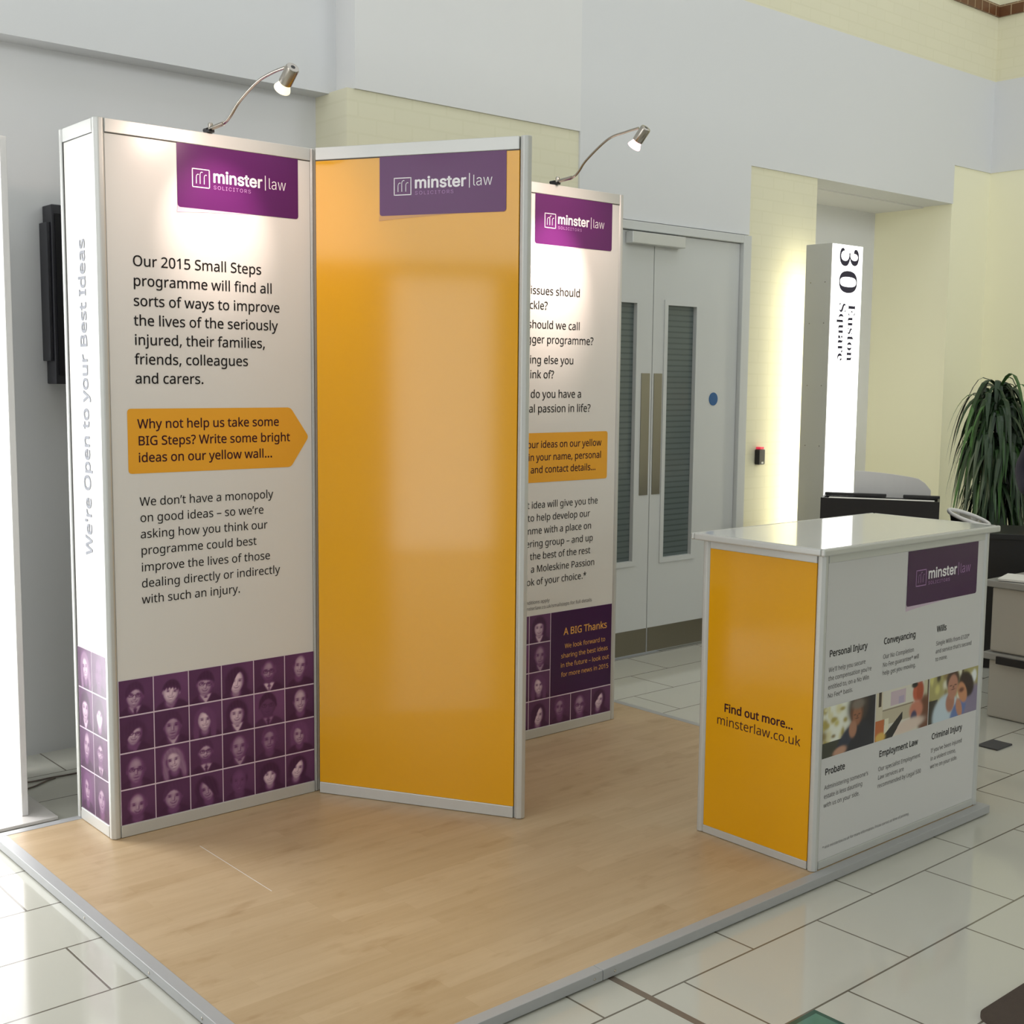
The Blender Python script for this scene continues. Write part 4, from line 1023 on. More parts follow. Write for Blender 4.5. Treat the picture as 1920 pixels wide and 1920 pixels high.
def window(name, axis, at, a0, a1, z0, z1, bars=(), rails=()):
    mb = MB(); t = .05
    def bx(p0, p1, q0, q1):
        if axis == 'x':
            mb.box(at - .05, at + .01, p0, p1, q0, q1, M_FRAMEW)
        else:
            mb.box(p0, p1, at - .05, at + .01, q0, q1, M_FRAMEW)
    bx(a0, a0 + t, z0, z1); bx(a1 - t, a1, z0, z1); bx(a0 + t, a1 - t, z0, z0 + t); bx(a0 + t, a1 - t, z1 - t, z1)
    for b in bars:
        bx(b - t / 2, b + t / 2, z0 + t, z1 - t)
    o = structure(mb.build(name))
    g = MB()
    if axis == 'x':
        g.box(at - .028, at - .020, a0 + t, a1 - t, z0 + t, z1 - t, M_GLASS)
    else:
        g.box(a0 + t, a1 - t, at - .028, at - .020, z0 + t, z1 - t, M_GLASS)
    g.build('pane', o)
    return o


pierced_wall('wall_left', 'x', XL, -.25, YF - .25, 1.3, 0, ZC, [(-1.9, -.92, 0, 2.65), (-.12, .92, 0, 2.65), (-2.75, .35, 2.72, 4.38), (-7.5, -3.2, 2.72, 5.0)], M_WHITE)
window('window_1', 'x', XL - .12, -1.9, -.92, 0, 2.65)
window('window_2', 'x', XL - .12, -.12, .92, 0, 2.65)
window('window_3', 'x', XL - .12, -2.75, .35, 2.72, 4.38)
window('added_window_8', 'x', XL - .12, -7.5, -3.2, 2.72, 5.0, bars=(-6.1, -4.6))  # added unseen opening for the extra left-hand light
pierced_wall('wall_front', 'y', YF, -.25, XL - .25, XR + .25, 0, ZC, [(-4.6, 1.6, .5, 3.05), (-4.7, 4.3, 3.75, 6.25), (4.6, 7.3, 3.75, 6.25)], M_WHITE)
window('window_4', 'y', YF - .12, -4.6, 1.6, .5, 3.05, bars=(-2.5, -.5))
window('window_5', 'y', 1.42, -1.42, -.38, 0, 2.66)
window('added_window_6', 'y', YF - .12, -4.7, 4.3, 3.75, 6.25, bars=(-2.4, -.2, 2.0))  # added unseen opening, goes with the upper-wall fill
window('added_window_7', 'y', YF - .12, 4.6, 7.3, 3.75, 6.25, bars=(5.95,))  # added unseen opening, goes with the right-hand fill
mb = MB()
for (x0, x1, y0, y1) in ((XL - .25, -3.1, YF - .25, 1.95), (7.3, XR + .25, YF - .25, 1.95), (-3.1, 7.3, YF - .25, -2.4), (-3.1, 7.3, .4, 1.95)):
    mb.box(x0, x1, y0, y1, ZC, ZC + .2, M_CEIL)
structure(mb.build('ceiling'))
# added unseen slab behind the camera, blocks high window light from low surfaces
structure(MB().box(XL, 4.4, YF, -2.9, 3.22, 3.50, M_CEIL).build('light_block_slab'))

# ------------------------------------------------------------------ double doors
dr = empty('door_1', (3.94, 1.0, 0), None, None); structure(dr, 'white double doors with narrow louvred glass panels and steel pull plates')
mb = MB()
ZT = 2.565 + Z0
mb.box(4.605, 4.682, .965, 1.06, 0, ZT, M_DOOR); mb.box(3.195, 3.27, .965, 1.06, 0, ZT, M_DOOR); mb.box(3.27, 4.605, .965, 1.06, 2.515 + Z0, ZT, M_DOOR)
mb.build('door_frame', dr, bevel=.003)


def leaf(x0, x1, vx0, vx1, hx0, hx1, nm):
    mb = MB(); y0, y1 = .995, 1.045; z0, z1 = .012, 2.512 + Z0
    va, vb = .556 + Z0, 2.096 + Z0
    for (a, b, c, d) in ((x0, vx0, z0, z1), (vx1, x1, z0, z1), (vx0, vx1, z0, va), (vx0, vx1, vb, z1)):
        mb.box(a, b, y0, y1, c, d, M_DOOR)
    # raised glazing bead
    for (a, b, c, d) in ((vx0 - .03, vx0, va - .03, vb + .03), (vx1, vx1 + .03, va - .03, vb + .03), (vx0, vx1, va - .03, va), (vx0, vx1, vb, vb + .03)):
        mb.box(a, b, y0 - .007, y0, c, d, M_DOOR)
    l = mb.build('door_leaf', dr)
    MB().box(vx0, vx1, 1.016, 1.026, va, vb, M_DGLASS).build('vision_panel', l)
    MB().box(hx0, hx1, .9905, .995, .953 + Z0, 1.685 + Z0, M_STEEL).build('pull_plate', l)
    MB().box(x0 + .004, x1 - .004, .9915, .995, .016, .130 + Z0, M_KICK).build('kick_plate', l)
    return l


lr = leaf(3.812, 4.602, 3.936, 4.196, 3.826, 3.896, 'r')
ll = leaf(3.273, 3.806, 3.42, 3.664, 3.716, 3.788, 'l')
mb = MB()
for s in (lr,):
    pass
n = 28
mb.prism([(4.380 + .041 * math.cos(2 * PI * i / n), .041 * math.sin(2 * PI * i / n)) for i in range(n)], 0, .003, M_BLUE,
         T=Matrix(((1, 0, 0, 0), (0, 0, -1, .9948), (0, 1, 0, 1.530 + Z0), (0, 0, 0, 1))))
mb.build('round_sign', lr)
mb = MB(); mb.box(3.56, 4.02, .935, .9935, 2.435 + Z0, 2.502 + Z0, M_ALUL); mb.build('door_closer', ll, bevel=.004)

# card reader on the cream wall
cr = empty('card_reader', (4.864, 1.01, 1.095 + Z0), 'small black card reader with a red light on the cream wall beside the doors', 'card reader')
MB().box(4.832, 4.897, .972, 1.0095, 1.097 + Z0, 1.197 + Z0, M_BLACKP).build('body', cr, bevel=.006)
MB().box(4.846, 4.884, .974, 1.0095, 1.199 + Z0, 1.213 + Z0, M_RED).build('indicator_light', cr)
MB().box(4.858, 4.878, .9705, .9718, 1.104 + Z0, 1.116 + Z0, M_PAPER).build('label_patch', cr)

# ================================================================== RAISED PLATFORM
pl0, pr0, pf0, pb0 = -.3131, 2.785, -1.7995, .3215
tw = .0385
pf = empty('exhibition_platform', ((pl0 + pr0) / 2, (pf0 + pb0) / 2, 0), 'low maple-coloured platform with aluminium edging under the display stand and counter', 'platform')
MB().box(pl0 + tw, pr0 - tw, pf0 + tw, pb0 - tw, 0.005, Z0, M_WOOD).build('deck', pf)
for (x0, x1, y0, y1) in ((pl0, pl0 + tw, pf0 + tw, pb0 - tw), (pr0 - tw, pr0, pf0 + tw, pb0 - tw)):
    MB().box(x0, x1, y0, y1, 0.005, Z0 + .0012, M_TRIM).build('edge_trim', pf, bevel=.0015)
for (x0, x1, y0, y1) in ((pl0, .652, pf0, pf0 + tw), (.654, pr0, pf0, pf0 + tw), (pl0, pr0, pb0 - tw, pb0)):
    MB().box(x0, x1, y0, y1, 0.005, Z0 + .0012, M_TRIM).build('edge_trim', pf, bevel=.0015)
for (x, y, nx) in ((pl0, -.52, 1), (pl0, -1.30, 1), (pl0, -.98, 1), (.62, pf0, 0), (.70, pf0, 0)):
    T = Matrix.Translation((x, y, .019)) @ (Matrix.Rotation(-PI / 2, 4, 'Y') if nx else Matrix.Rotation(PI / 2, 4, 'X'))
    MB().lathe([(.0042, -.001), (.0042, .0008), (.003, .0016)], M_CHROME, 12, T).build('screw', pf)
# the fine seam between two deck sheets
MB().box(.2105, .2125, -.74, -.24, Z0 - .0004, Z0 + .0004, M_PLATE).build('deck_seam', pf)

# ================================================================== DISPLAY STAND
H = 2.5
L1, LR, DT = .8422, 2.5243, .3205
Zb = Z0 + .0014
ds = empty('display_stand', (0, 0, Z0), 'tall white and yellow exhibition wall with printed panels and a yellow wing', 'display stand')
Wd = Vector((.5, -.8660254, 0)); WL = .8703


def post(x, y, r=.0205, slots=()):
    mb = MB(); mb.prism(octagon(x, y, r), Zb, Z0 + H, M_ALUL)
    o = mb.build('post', ds, bevel=.003)
    if slots:
        sm = MB()
        for a in slots:
            T = Matrix.Translation((x, y, 0)) @ Matrix.Rotation(a, 4, 'Z')
            sm.box(r * .90, r * .945, -.0035, .0035, Z0 + .004, Z0 + H - .004, M_SLOT, T)
        sm.build('slot', o)
    return o


R = .016
post(R * .9, R * .9)
post(R * .9, DT - R * .9)
post(L1, R * .9, .0175, (math.radians(-108), math.radians(-150)))
post(1.683, R * .9, .0165, (-PI / 2,))
post(LR - R * .9, R * .9, .0175)
post(LR - R * .9, DT - R * .9)
wend = Vector((L1, 0, 0)) + Wd * (WL - .02)
post(wend.x, wend.y, .0215)


def frame_panel(face, u0, u1, gm, rail=.045, slot_left=False):
    """rails top and bottom plus the graphic sheet between them"""
    for (v0, v1) in ((.0014, rail), (H - rail - .002, H - .001)):
        mb = MB(); face.slab(mb, u0, u1, v0, v1, -.024, .003, M_ALUL)
        mb.build('rail', ds, bevel=.002)
    mb = MB(); face.slab(mb, u0, u1, rail + .0005, H - rail - .0025, -.010, -.0008, gm)
    g = mb.build('graphic_panel', ds)
    mb = MB()
    face.slab(mb, u0, u1, H - rail - .0052, H - rail - .0022, -.0006, .0005, M_SLOT)
    mb.build('rail_gap', g)
    return g


zero = Vector((0, 0, Z0))
F1 = Face((0, 0, Z0), (1, 0, 0), (0, 0, 1))
g1 = frame_panel(F1, .0300, L1 - .0150, M_PRINTW)
g2 = frame_panel(F1, L1 + .016, 1.683 - .015, M_PRINTW)
g3 = frame_panel(F1, 1.683 + .015, LR - .0310, M_PRINTW)
FW = Face((L1, 0, Z0), Wd, (0, 0, 1))
FW.O = FW.O + FW.N * .015
gw = frame_panel(FW, .0185, WL - .0405, M_YEL)
FWb = Face(Vector((L1, 0, Z0)) + Wd * WL, -Wd, (0, 0, 1)); FWb.O = FWb.O + FWb.N * .015
gwb = frame_panel(FWb, .0405, WL - .0185, M_YEL)
FS = Face((0, DT, Z0), (0, -1, 0), (0, 0, 1))
gs = frame_panel(FS, .036, DT - .030, M_PRINTW)
FR = Face((LR, 0, Z0), (0, 1, 0), (0, 0, 1))
gr = frame_panel(FR, .030, DT - .030, M_PRINTW)
FB = Face((LR, DT, Z0), (-1, 0, 0), (0, 0, 1))
gb = frame_panel(FB, .030, LR - .030, M_PRINTW)
mb = MB(); FS.slab(mb, .0275, .0345, .03, H - .046, -.004, .0015, M_SLOT); mb.build('panel_slot', gs)

# ---- panel one: words, arrow, portraits
mb = MB()
rows = [("Our 2015 Small Steps", 2.0165), ("programme will find all", 1.9491), ("sorts of ways to improve", 1.8806), ("the lives of the seriously", 1.8134),
        ("injured, their families,", 1.7468), ("friends, colleagues", 1.6799), ("and carers.", 1.6134)]
for t, v in rows:
    letters(mb, F1, t, .1180, v, .0622, M_INK, off=.006, d=.0004)
mb.build('heading_text', g1)
mb = MB()
for t, v in [("We don’t have a monopoly", 1.1853), ("on good ideas – so we’re", 1.1283), ("asking how you think our", 1.0704), ("programme could best", 1.0119),
             ("improve the lives of those", .9522), ("dealing directly or indirectly", .8947), ("with such an injury.", .8370)]:
    letters(mb, F1, t, .1245, v, .0531, M_INK, off=.001, d=.0004)
mb.build('body_text', g1)


def soft_poly(pts, r, k=4):
    out = []; n = len(pts)
    for i in range(n):
        p = Vector(pts[i]); a = (Vector(pts[i - 1]) - p).normalized(); b = (Vector(pts[(i + 1) % n]) - p).normalized()
        for j in range(k + 1):
            t = j / k
            out.append(tuple(p + a * r * (1 - t) ** 2 + b * r * t ** 2))
    return out


mb = MB()
F1.flat(mb, soft_poly([(.0868, 1.2995), (.7340, 1.2995), (.8132, 1.413), (.7340, 1.5262), (.0868, 1.5262)], .014), .0002, M_ORANGE)
for t, v in [("Why not help us take some", 1.4576), ("BIG Steps? Write some bright", 1.3986), ("ideas on our yellow wall...", 1.3395)]:
    letters(mb, F1, t, .1225, v, .0552, M_INKP, off=.011, d=.0005)
mb.build('arrow_block', g1)
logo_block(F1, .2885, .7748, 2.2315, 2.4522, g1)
NP = 46


def grid_cells(us, vs, skip=lambda i, j: False, order=None, n=NP):
    cells = []
    for j in range(4):
        for i in range(len(us) - 1):
            if skip(i, j):
                continue
            k = order(i, j) if order else j * 6 + i
            cells.append((us[i] + .0018, us[i + 1] - .0018, vs[j + 1] + .0025, vs[j] - .0025, duotone(portrait(n, PEOPLE[k % 24]))))
    return cells


us1 = [.0303, .1607, .2966, .4288, .5630, .6969, .8290]
vs1 = [.5720, .4395, .3065, .1735, .0440]
mb = MB(); F1.flat(mb, [(.0303, .0455), (.8272, .0455), (.8272, .5700), (.0303, .5700)], .0001, M_GRID); mb.build('portrait_border', g1)
photo_cells('portrait_grid', F1, grid_cells(us1, vs1), g1, M_VCOL, .0004)

# ---- panel three
for pair in ([("issues should", 1.9459, 2.0160), ("tackle?", 1.897, 1.9510)], [("should we call", 1.9337, 1.8670), ("bigger programme?", 1.8853, 1.8020)],
             [("anything else you", 1.8172, 1.7120), ("think of?", 1.9006, 1.6470)], [("do you have a", 1.9527, 1.5600), ("personal passion in life?", 1.7859, 1.4950)]):
    mb = MB()
    for t, u, v in pair:
        letters(mb, F1, t, u, v, .0600, M_INK, off=.004, d=.0004)
    mb.build('question_text', g3)
mb = MB()
for t, u, v in [("best idea will give you the", 1.8690, 1.0640), ("to help develop our", 1.9444, 1.0060), ("programme with a place on", 1.7918, .9475), ("steering group – and up", 1.8747, .8890),
                ("the best of the rest", 1.9606, .8310), ("a Moleskine Passion", 1.9661, .7725), ("book of your choice.*", 1.8895, .7140)]:
    letters(mb, F1, t, u, v, .0532, M_INK, off=.001, d=.0004)
mb.build('body_text', g3)
mb = MB()
for t, u, v in [("conditions apply", 1.9159, .6277), ("minsterlaw.co.uk/smallsteps for full details", 1.9167, .6000)]:
    letters(mb, F1, t, u, v, .0273, M_INKD, d=.0004)
mb.build('small_print', g3)
mb = MB()
F1.flat(mb, soft_poly([(1.765, 1.1800), (2.4415, 1.1800), (2.4415, 1.4030), (1.765, 1.4030)], .014), .0002, M_ORANGE)
for t, u, v in [("your ideas on our yellow", 1.9156, 1.3360), ("in your name, personal", 1.9435, 1.2790), ("and contact details...", 1.9577, 1.2230)]:
    letters(mb, F1, t, u, v, .0527, M_INKP, off=.011, d=.0005)
mb.build('idea_block', g3)
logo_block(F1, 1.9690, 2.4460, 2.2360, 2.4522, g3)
us3 = [1.700, 1.8300, 1.9615, 2.0930, 2.2265, 2.3610, 2.4930]
vs3 = [.5760, .4440, .3090, .1765, .0440]
mb = MB(); F1.flat(mb, [(1.700, .0455), (2.4918, .0455), (2.4918, .5740), (1.700, .5740)], .0001, M_GRID); mb.build('portrait_border', g3)
ordr = {(2, 0): 9, (2, 1): 15, (2, 2): 8, (2, 3): 3, (3, 3): 16, (4, 3): 13 - 1, (5, 3): 23}
photo_cells('portrait_grid', F1, grid_cells(us3, vs3, lambda i, j: i >= 3 and j < 3, lambda i, j: ordr.get((i, j), j * 5 + i + 4), n=40), g3, M_VCOL, .0004)
mb = MB()
F1.flat(mb, [(2.0948, .1790), (2.4912, .1790), (2.4912, .5735), (2.0948, .5735)], .0003, M_PURPLED)
letters(mb, F1, "A BIG Thanks", 2.176, .460, .0567, M_INKGOLD, off=.014, d=.0006)
for t, u, v in [("We look forward to", 2.184, .3961), ("sharing the best ideas", 2.161, .3512), ("in the future – look out", 2.1588, .3071), ("for more news in 2015", 2.1626, .2623)]:
    letters(mb, F1, t, u, v, .0370, M_INKGOLD, off=.002, d=.0006)
mb.build('thanks_block', g3)

# ---- the yellow wing and its other side
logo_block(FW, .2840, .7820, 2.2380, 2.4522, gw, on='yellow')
# ---- narrow side of the tower
mb = MB()
letters(mb, FS, "We're Open to your Best Ideas", .1985, 1.004, .098, M_INKG, off=.018, xs=1.1063 / (text_width("We're Open to your Best Ideas") * .098), d=.0004, rot='up')
mb.build('lettering', gs)
uss = [.0362, .1630, DT - .0305]
sc = []
mb = MB(); FS.flat(mb, [(.0362, .0455), (DT - .0305, .0455), (DT - .0305, .6550), (.0362, .6550)], .0001, M_GRID); mb.build('portrait_border', gs)
vss = [.6560, .5050, .3550, .2030, .0440]
photo_cells('portrait_grid', FS, grid_cells(uss, vss, order=lambda i, j: (13, 21, 9, 22, 5, 14, 17, 19)[j * 2 + i], n=40), gs, M_VCOL, .0004)


# ================================================================== SPOTLIGHTS CLAMPED TO THE STAND
def spotlight(x, path, head, aim, label, hot):
    base = Vector((x, .004, Z0 + H))
    root = empty('arm_spotlight', base, label, 'spotlight', 'spotlights on the display stand')
    mb = MB()
    mb.box(x - .011, x + .011, -.016, .026, Z0 + H + .0005, Z0 + H + .010, M_BLACKP)
    mb.lathe([(.009, 0), (.009, .022), (.006, .026)], M_CHROME, 14, Matrix.Translation((x, -.008, Z0 + H + .008)))
    mb.lathe([(.007, -.02), (.007, .008)], M_BLACKP, 12, Matrix.Translation((x, .018, Z0 + H + .014)) @ Matrix.Rotation(PI / 2, 4, 'X'))
    mb.build('clamp', root, smooth=35)
    P = spline([(x, y, z + Z0) for (y, z) in path], 8)
    MB().tube(P, .0052, M_CHROME, 10).build('arm', root, smooth=50)
    MB().tube([(x, y, z + Z0) for (y, z) in path[:2]], .0080, M_CHROME, 12).build('arm_socket', root, smooth=40)
    hd = Vector((x, head[0], head[1] + Z0)); a = (Vector((x + aim[2], aim[0], aim[1] + Z0)) - hd).normalized()
    q = Vector((0, 0, -1)).rotation_difference(a).to_matrix().to_4x4()
    T = Matrix.Translation(hd) @ q
    mb = MB(); mb.lathe([(.010, .030), (.020, .029), (.0225, .024), (.0225, -.034), (.0205, -.036)], M_CHROME, 24, T)
    hobj = mb.build('lamp_head', root, smooth=35)
    MB().lathe([(.0075, .0285), (.0075, .0305)], M_BLACKP, 14, T).build('cap', hobj)
    mb = MB(); mb.lathe([(.0150, -.034), (.0185, -.040), (.0265, -.058), (.0280, -.062), (.0275, -.0645), (.0150, -.0600)], M_BULBHOT if hot else M_BULB, 24, T)
    mb.build('bulb', hobj, smooth=35)
    li = bpy.data.lights.new('halogen_beam', 'SPOT')
    li.energy = 54 if hot else 26
    li.color = (1.0, .80, .69)
    li.spot_size = math.radians(46); li.spot_blend = .95; li.shadow_soft_size = .02
    pos = hd + a * .075
    wide = bpy.data.lights.new('halogen_spill', 'SPOT')          # the same bulb's wide spill round its beam
    wide.energy = 13 if hot else 10
    wide.color = (1.0, .74, .62)
    wide.spot_size = math.radians(128); wide.spot_blend = .9; wide.shadow_soft_size = .02
    for d_ in (li, wide):
        lo = bpy.data.objects.new(d_.name, d_); C.objects.link(lo)
        lo.matrix_world = Matrix.Translation(pos) @ q
    return root


spotlight(.416, [(-.012, 2.514), (-.105, 2.518), (-.150, 2.532), (-.222, 2.574), (-.343, 2.617), (-.440, 2.630), (-.525, 2.632)], (-.552, 2.606), (.0, 2.19, .02),
          'left arm spotlight, over the panel that begins Our 2015 Small Steps', False)
spotlight(2.092, [(-.012, 2.514), (-.100, 2.520), (-.140, 2.538), (-.191, 2.584), (-.319, 2.653), (-.420, 2.668), (-.495, 2.674)], (-.517, 2.648), (.0, 2.10, -.03),
          'right arm spotlight with a glowing pinkish bulb, behind the yellow wing', True)

# ================================================================== COUNTER
kx, ky0, ky1, kw = 1.687, -1.7589, -1.2443, 1.068
KH = 1.078
kc = empty('exhibition_counter', (kx + kw / 2, (ky0 + ky1) / 2, Z0), 'box counter with white front, yellow end and white gloss top on the platform', 'counter')
KF = Face((kx, ky0, Z0), (1, 0, 0), (0, 0, 1))
KY = Face((kx, ky1, Z0), (0, -1, 0), (0, 0, 1))
KR = Face((kx + kw, ky0, Z0), (0, 1, 0), (0, 0, 1))
KB = Face((kx + kw, ky1, Z0), (-1, 0, 0), (0, 0, 1))
for (x, y) in ((kx + .0135, ky0 + .0135), (kx + kw - .0135, ky0 + .0135), (kx + .0135, ky1 - .0135), (kx + kw - .0135, ky1 - .0135)):
    MB().prism(octagon(x, y, .0175), Zb, Z0 + KH - .0005, M_ALUL).build('post', kc, bevel=.002)


def counter_side(face, w, gm):
    for (v0, v1) in ((.0016, .029), (KH - .030, KH - .001)):
        mb = MB(); face.slab(mb, .030, w - .030, v0, v1, -.022, -.001, M_ALUL); mb.build('rail', kc, bevel=.0015)
    mb = MB(); face.slab(mb, .0305, w - .0305, .0295, KH - .0305, -.012, -.004, gm)
    return mb.build('side_panel', kc)


kd = ky1 - ky0
kf = counter_side(KF, kw, M_PRINTSHADE)
ky = counter_side(KY, kd, M_YEL)
counter_side(KR, kd, M_YEL)
counter_side(KB, kw, M_PRINTW)
# worktop
wt = MB()
x0, x1, y0, y1 = kx - .044, kx + kw + .026, ky0 - .030, ky1 + .024
z0, z1 = Z0 + KH, Z0 + 1.1025
wt.box(x0 + .016, x1 - .016, y0 + .016, y1 - .016, z0, z1 - .0005, M_WTOP)
wo = wt.build('worktop', kc)
em = MB()
prof = [(0, 0), (.0045, -.006), (.006, -.0125), (.0045, -.019), (0, -.025)]
for (a, b, c, d) in ((x0, x1, y0, y0 + .0155), (x0, x1, y1 - .0155, y1), (x0, x0 + .0155, y0 + .0155, y1 - .0155), (x1 - .0155, x1, y0 + .0155, y1 - .0155)):
    em.box(a, b, c, d, z0 + .0003, z1, M_ALUL)
em.build('edge_trim', wo, bevel=.006, bseg=3)
# front print
dK = -.0035
SERVICES = [
    (.0524, .7305, "Personal Injury", .6784, ["We'll help you secure", "the compensation you're", "entitled to, on a No Win", "No Fee* basis."], .0292),
    (.3746, .7305, "Conveyancing", .6784, ["Our No Completion", "No Fee guarantee* will", "help get you moving."], .0292),
    (.7218, .7300, "Wills", .6790, ["Single Wills from £120*", "and service that's second", "to none."], .0295),
    (.0524, .3250, "Probate", .2740, ["Administering someone's", "estate is less daunting", "with us on your side."], .0309),
    (.3742, .3245, "Employment Law", .2730, ["Our specialist Employment", "Law services are", "recommended by Legal 500"], .0304),
    (.7200, .3240, "Criminal Injury", .2740, ["If you've been injured", "in a violent crime,", "we're on your side."], .0308)]
for (u, v, head, v2, lines, step) in SERVICES:
    mb = MB()
    letters(mb, KF, head, u, v, .0388, M_INK, off=.016, d=dK)
    mb.build('service_heading', kf)
    mb = MB()
    for i, t in enumerate(lines):
        letters(mb, KF, t, u - .001, v2 - step * i, .0271, M_INKD, off=.004, d=dK)
    mb.build('service_text', kf)
mb = MB()
letters(mb, KF, "* visit minsterlaw.co.uk for more information. Prices correct at time of printing.", .0537, .0667, .0180, M_INKD, d=dK)
mb.build('small_print', kf)
KF2 = Face(KF.O + KF.N * -.0040, KF.U, KF.V)
logo_block(KF2, .5075, .9915, .8480, KH - .0310, kf, dim=True)
mb = MB()
letters(mb, KY, "Find out more...", .1110, .4690, .0504, M_INKP, off=.020, d=dK)
mb.build('heading_text', ky)
mb = MB()
letters(mb, KY, "minsterlaw.co.uk", .0787, .4180, .0568, M_INKP, off=.0, d=dK)
mb.build('web_address', ky)


# three small colour photographs across the front
def canvas(n, m, col):
    a = np.zeros((m, n, 3)); a[:] = np.array(srgb(col)[:3])
    yy, xx = np.mgrid[0:m, 0:n]
    return a, xx / (n - 1), yy / (m - 1)


def dab(a, x, y, cx, cy, rx, ry, col, w=.12, rot=0.0):
    w *= .5
    t = math.radians(rot)
    dx = (x - cx) * math.cos(t) + (y - cy) * math.sin(t); dy = -(x - cx) * math.sin(t) + (y - cy) * math.cos(t)
    k = _sig(np.sqrt((dx / rx) ** 2 + (dy / ry) ** 2) - 1, w)[..., None]
    a[:] = a * (1 - k) + np.array(srgb(col)[:3]) * k


def area(a, x, y, cond, col):
    k = cond.astype(float)[..., None]
    a[:] = a * (1 - k) + np.array(srgb(col)[:3]) * k


def face_marks(a, x, y, cx, cy, s, dark):
    for sg in (-1, 1):
        dab(a, x, y, cx + sg * .35 * s, cy + .12 * s, .20 * s, .09 * s, dark, .4)
    dab(a, x, y, cx + .05 * s, cy - .18 * s, .10 * s, .16 * s, dark, .7)
    dab(a, x, y, cx, cy - .55 * s, .30 * s, .07 * s, dark, .4)


nx, ny = 160, 90
A, x, y = canvas(nx, ny, (238, 240, 226))
rng = random.Random(4)
for i in range(26):
    dab(A, x, y, rng.uniform(0, .42), rng.uniform(.2, 1), rng.uniform(.02, .06), rng.uniform(.03, .12), rng.choice([(206, 196, 120), (176, 160, 84), (226, 220, 176), (150, 132, 84)]), .5)
area(A, x, y, (y < .30), (64, 66, 56))
area(A, x, y, (x > .70), (34, 30, 42))
dab(A, x, y, .66, .84, .20, .34, (70, 58, 52), .2)
dab(A, x, y, .66, .10, .34, .46, (38, 38, 50), .1)
dab(A, x, y, .42, .22, .11, .30, (52, 56, 74), .15, -28)
dab(A, x, y, .64, .74, .125, .27, (110, 74, 56), .1)
dab(A, x, y, .645, .68, .085, .20, (156, 104, 76), .14)
dab(A, x, y, .66, .90, .12, .10, (128, 118, 108), .3)
face_marks(A, x, y, .645, .68, .12, (84, 52, 42))
dab(A, x, y, .57, .42, .075, .17, (176, 126, 100), .15)
dab(A, x, y, .33, .05, .13, .09, (196, 150, 126), .2, 20)
ph1 = A
A, x, y = canvas(nx, ny, (222, 218, 204))
area(A, x, y, (x < .12) & (y > .4), (214, 204, 180)); area(A, x, y, (x > .05) & (x < .10) & (y > .7), (70, 56, 46))
area(A, x, y, (y < .62) & (y > .30) & (x > .12) & (x < .70), (196, 186, 160))
area(A, x, y, (np.abs(y - .60) < .012) & (x > .12) & (x < .7), (140, 128, 110))
area(A, x, y, (x > .27) & (x < .55) & (y > .66) & (y < .95), (206, 186, 196))
area(A, x, y, (x > .42) & (x < .52) & (y > .66) & (y < .82), (186, 172, 196))
area(A, x, y, (x > .90) & (y > .2), (206, 200, 170)); area(A, x, y, (x > .97), (96, 80, 60))
dab(A, x, y, .93, .30, .16, .40, (112, 66, 44), .12)
dab(A, x, y, .77, .80, .085, .20, (198, 96, 66), .12)
dab(A, x, y, .83, .80, .07, .22, (176, 80, 50), .15)
dab(A, x, y, .72, .96, .06, .06, (38, 34, 34), .2)
dab(A, x, y, .76, .42, .13, .20, (206, 132, 108), .15)
dab(A, x, y, .72, .27, .06, .15, (66, 62, 100), .15)
dab(A, x, y, .62, .14, .30, .13, (224, 204, 190), .2, 8)
area(A, x, y, (x < .16) & (y < .42), (196, 110, 62)); area(A, x, y, (x > .17) & (x < .24) & (y < .42) & (y > .1), (232, 226, 200))
area(A, x, y, (y < 1.15 * x - .10) & (y > 1.9 * x - .62) & (x < .50) & (x > .15), (34, 30, 32))
dab(A, x, y, .10, .06, .09, .10, (226, 186, 96), .2)
ph2 = A
A, x, y = canvas(nx, ny, (176, 168, 110))
for i in range(34):
    dab(A, x, y, rng.uniform(0, 1), rng.uniform(.25, 1.05), rng.uniform(.02, .07), rng.uniform(.04, .14), rng.choice([(214, 208, 130), (104, 92, 62), (66, 58, 44), (236, 234, 214), (150, 130, 84)]), .4)
area(A, x, y, (x < .17) & (y < .5), (60, 54, 44))
dab(A, x, y, .92, .80, .05, .14, (236, 240, 240), .2)
dab(A, x, y, .36, .10, .28, .46, (200, 216, 226), .08)
dab(A, x, y, .90, .16, .26, .46, (140, 130, 156), .1)
dab(A, x, y, .60, .10, .14, .30, (104, 126, 180), .12, -18)
dab(A, x, y, .43, .36, .09, .22, (178, 124, 102), .12)
dab(A, x, y, .47, .84, .135, .24, (74, 50, 40), .12)
dab(A, x, y, .475, .68, .105, .27, (190, 136, 114), .1)
face_marks(A, x, y, .48, .70, .135, (96, 58, 48))
dab(A, x, y, .76, .66, .15, .30, (54, 38, 34), .1, 12)
dab(A, x, y, .68, .50, .09, .24, (206, 146, 108), .1, 12)
dab(A, x, y, .66, .56, .05, .05, (110, 64, 50), .4)
dab(A, x, y, .62, .18, .06, .22, (198, 140, 110), .15, 10)
ph3 = A
KF3 = Face(KF.O + KF.N * -.0040, KF.U, KF.V)
for (u0, u1, rgb, nm) in ((.0315, .3375, ph1, 'p'), (.3425, .6855, ph2, 'p'), (.6905, kw - .0312, ph3, 'p')):
    photo_cells('photograph', KF3, [(u0, u1, .3845, .5595, rgb)], kf, M_PHOTO, .0006)

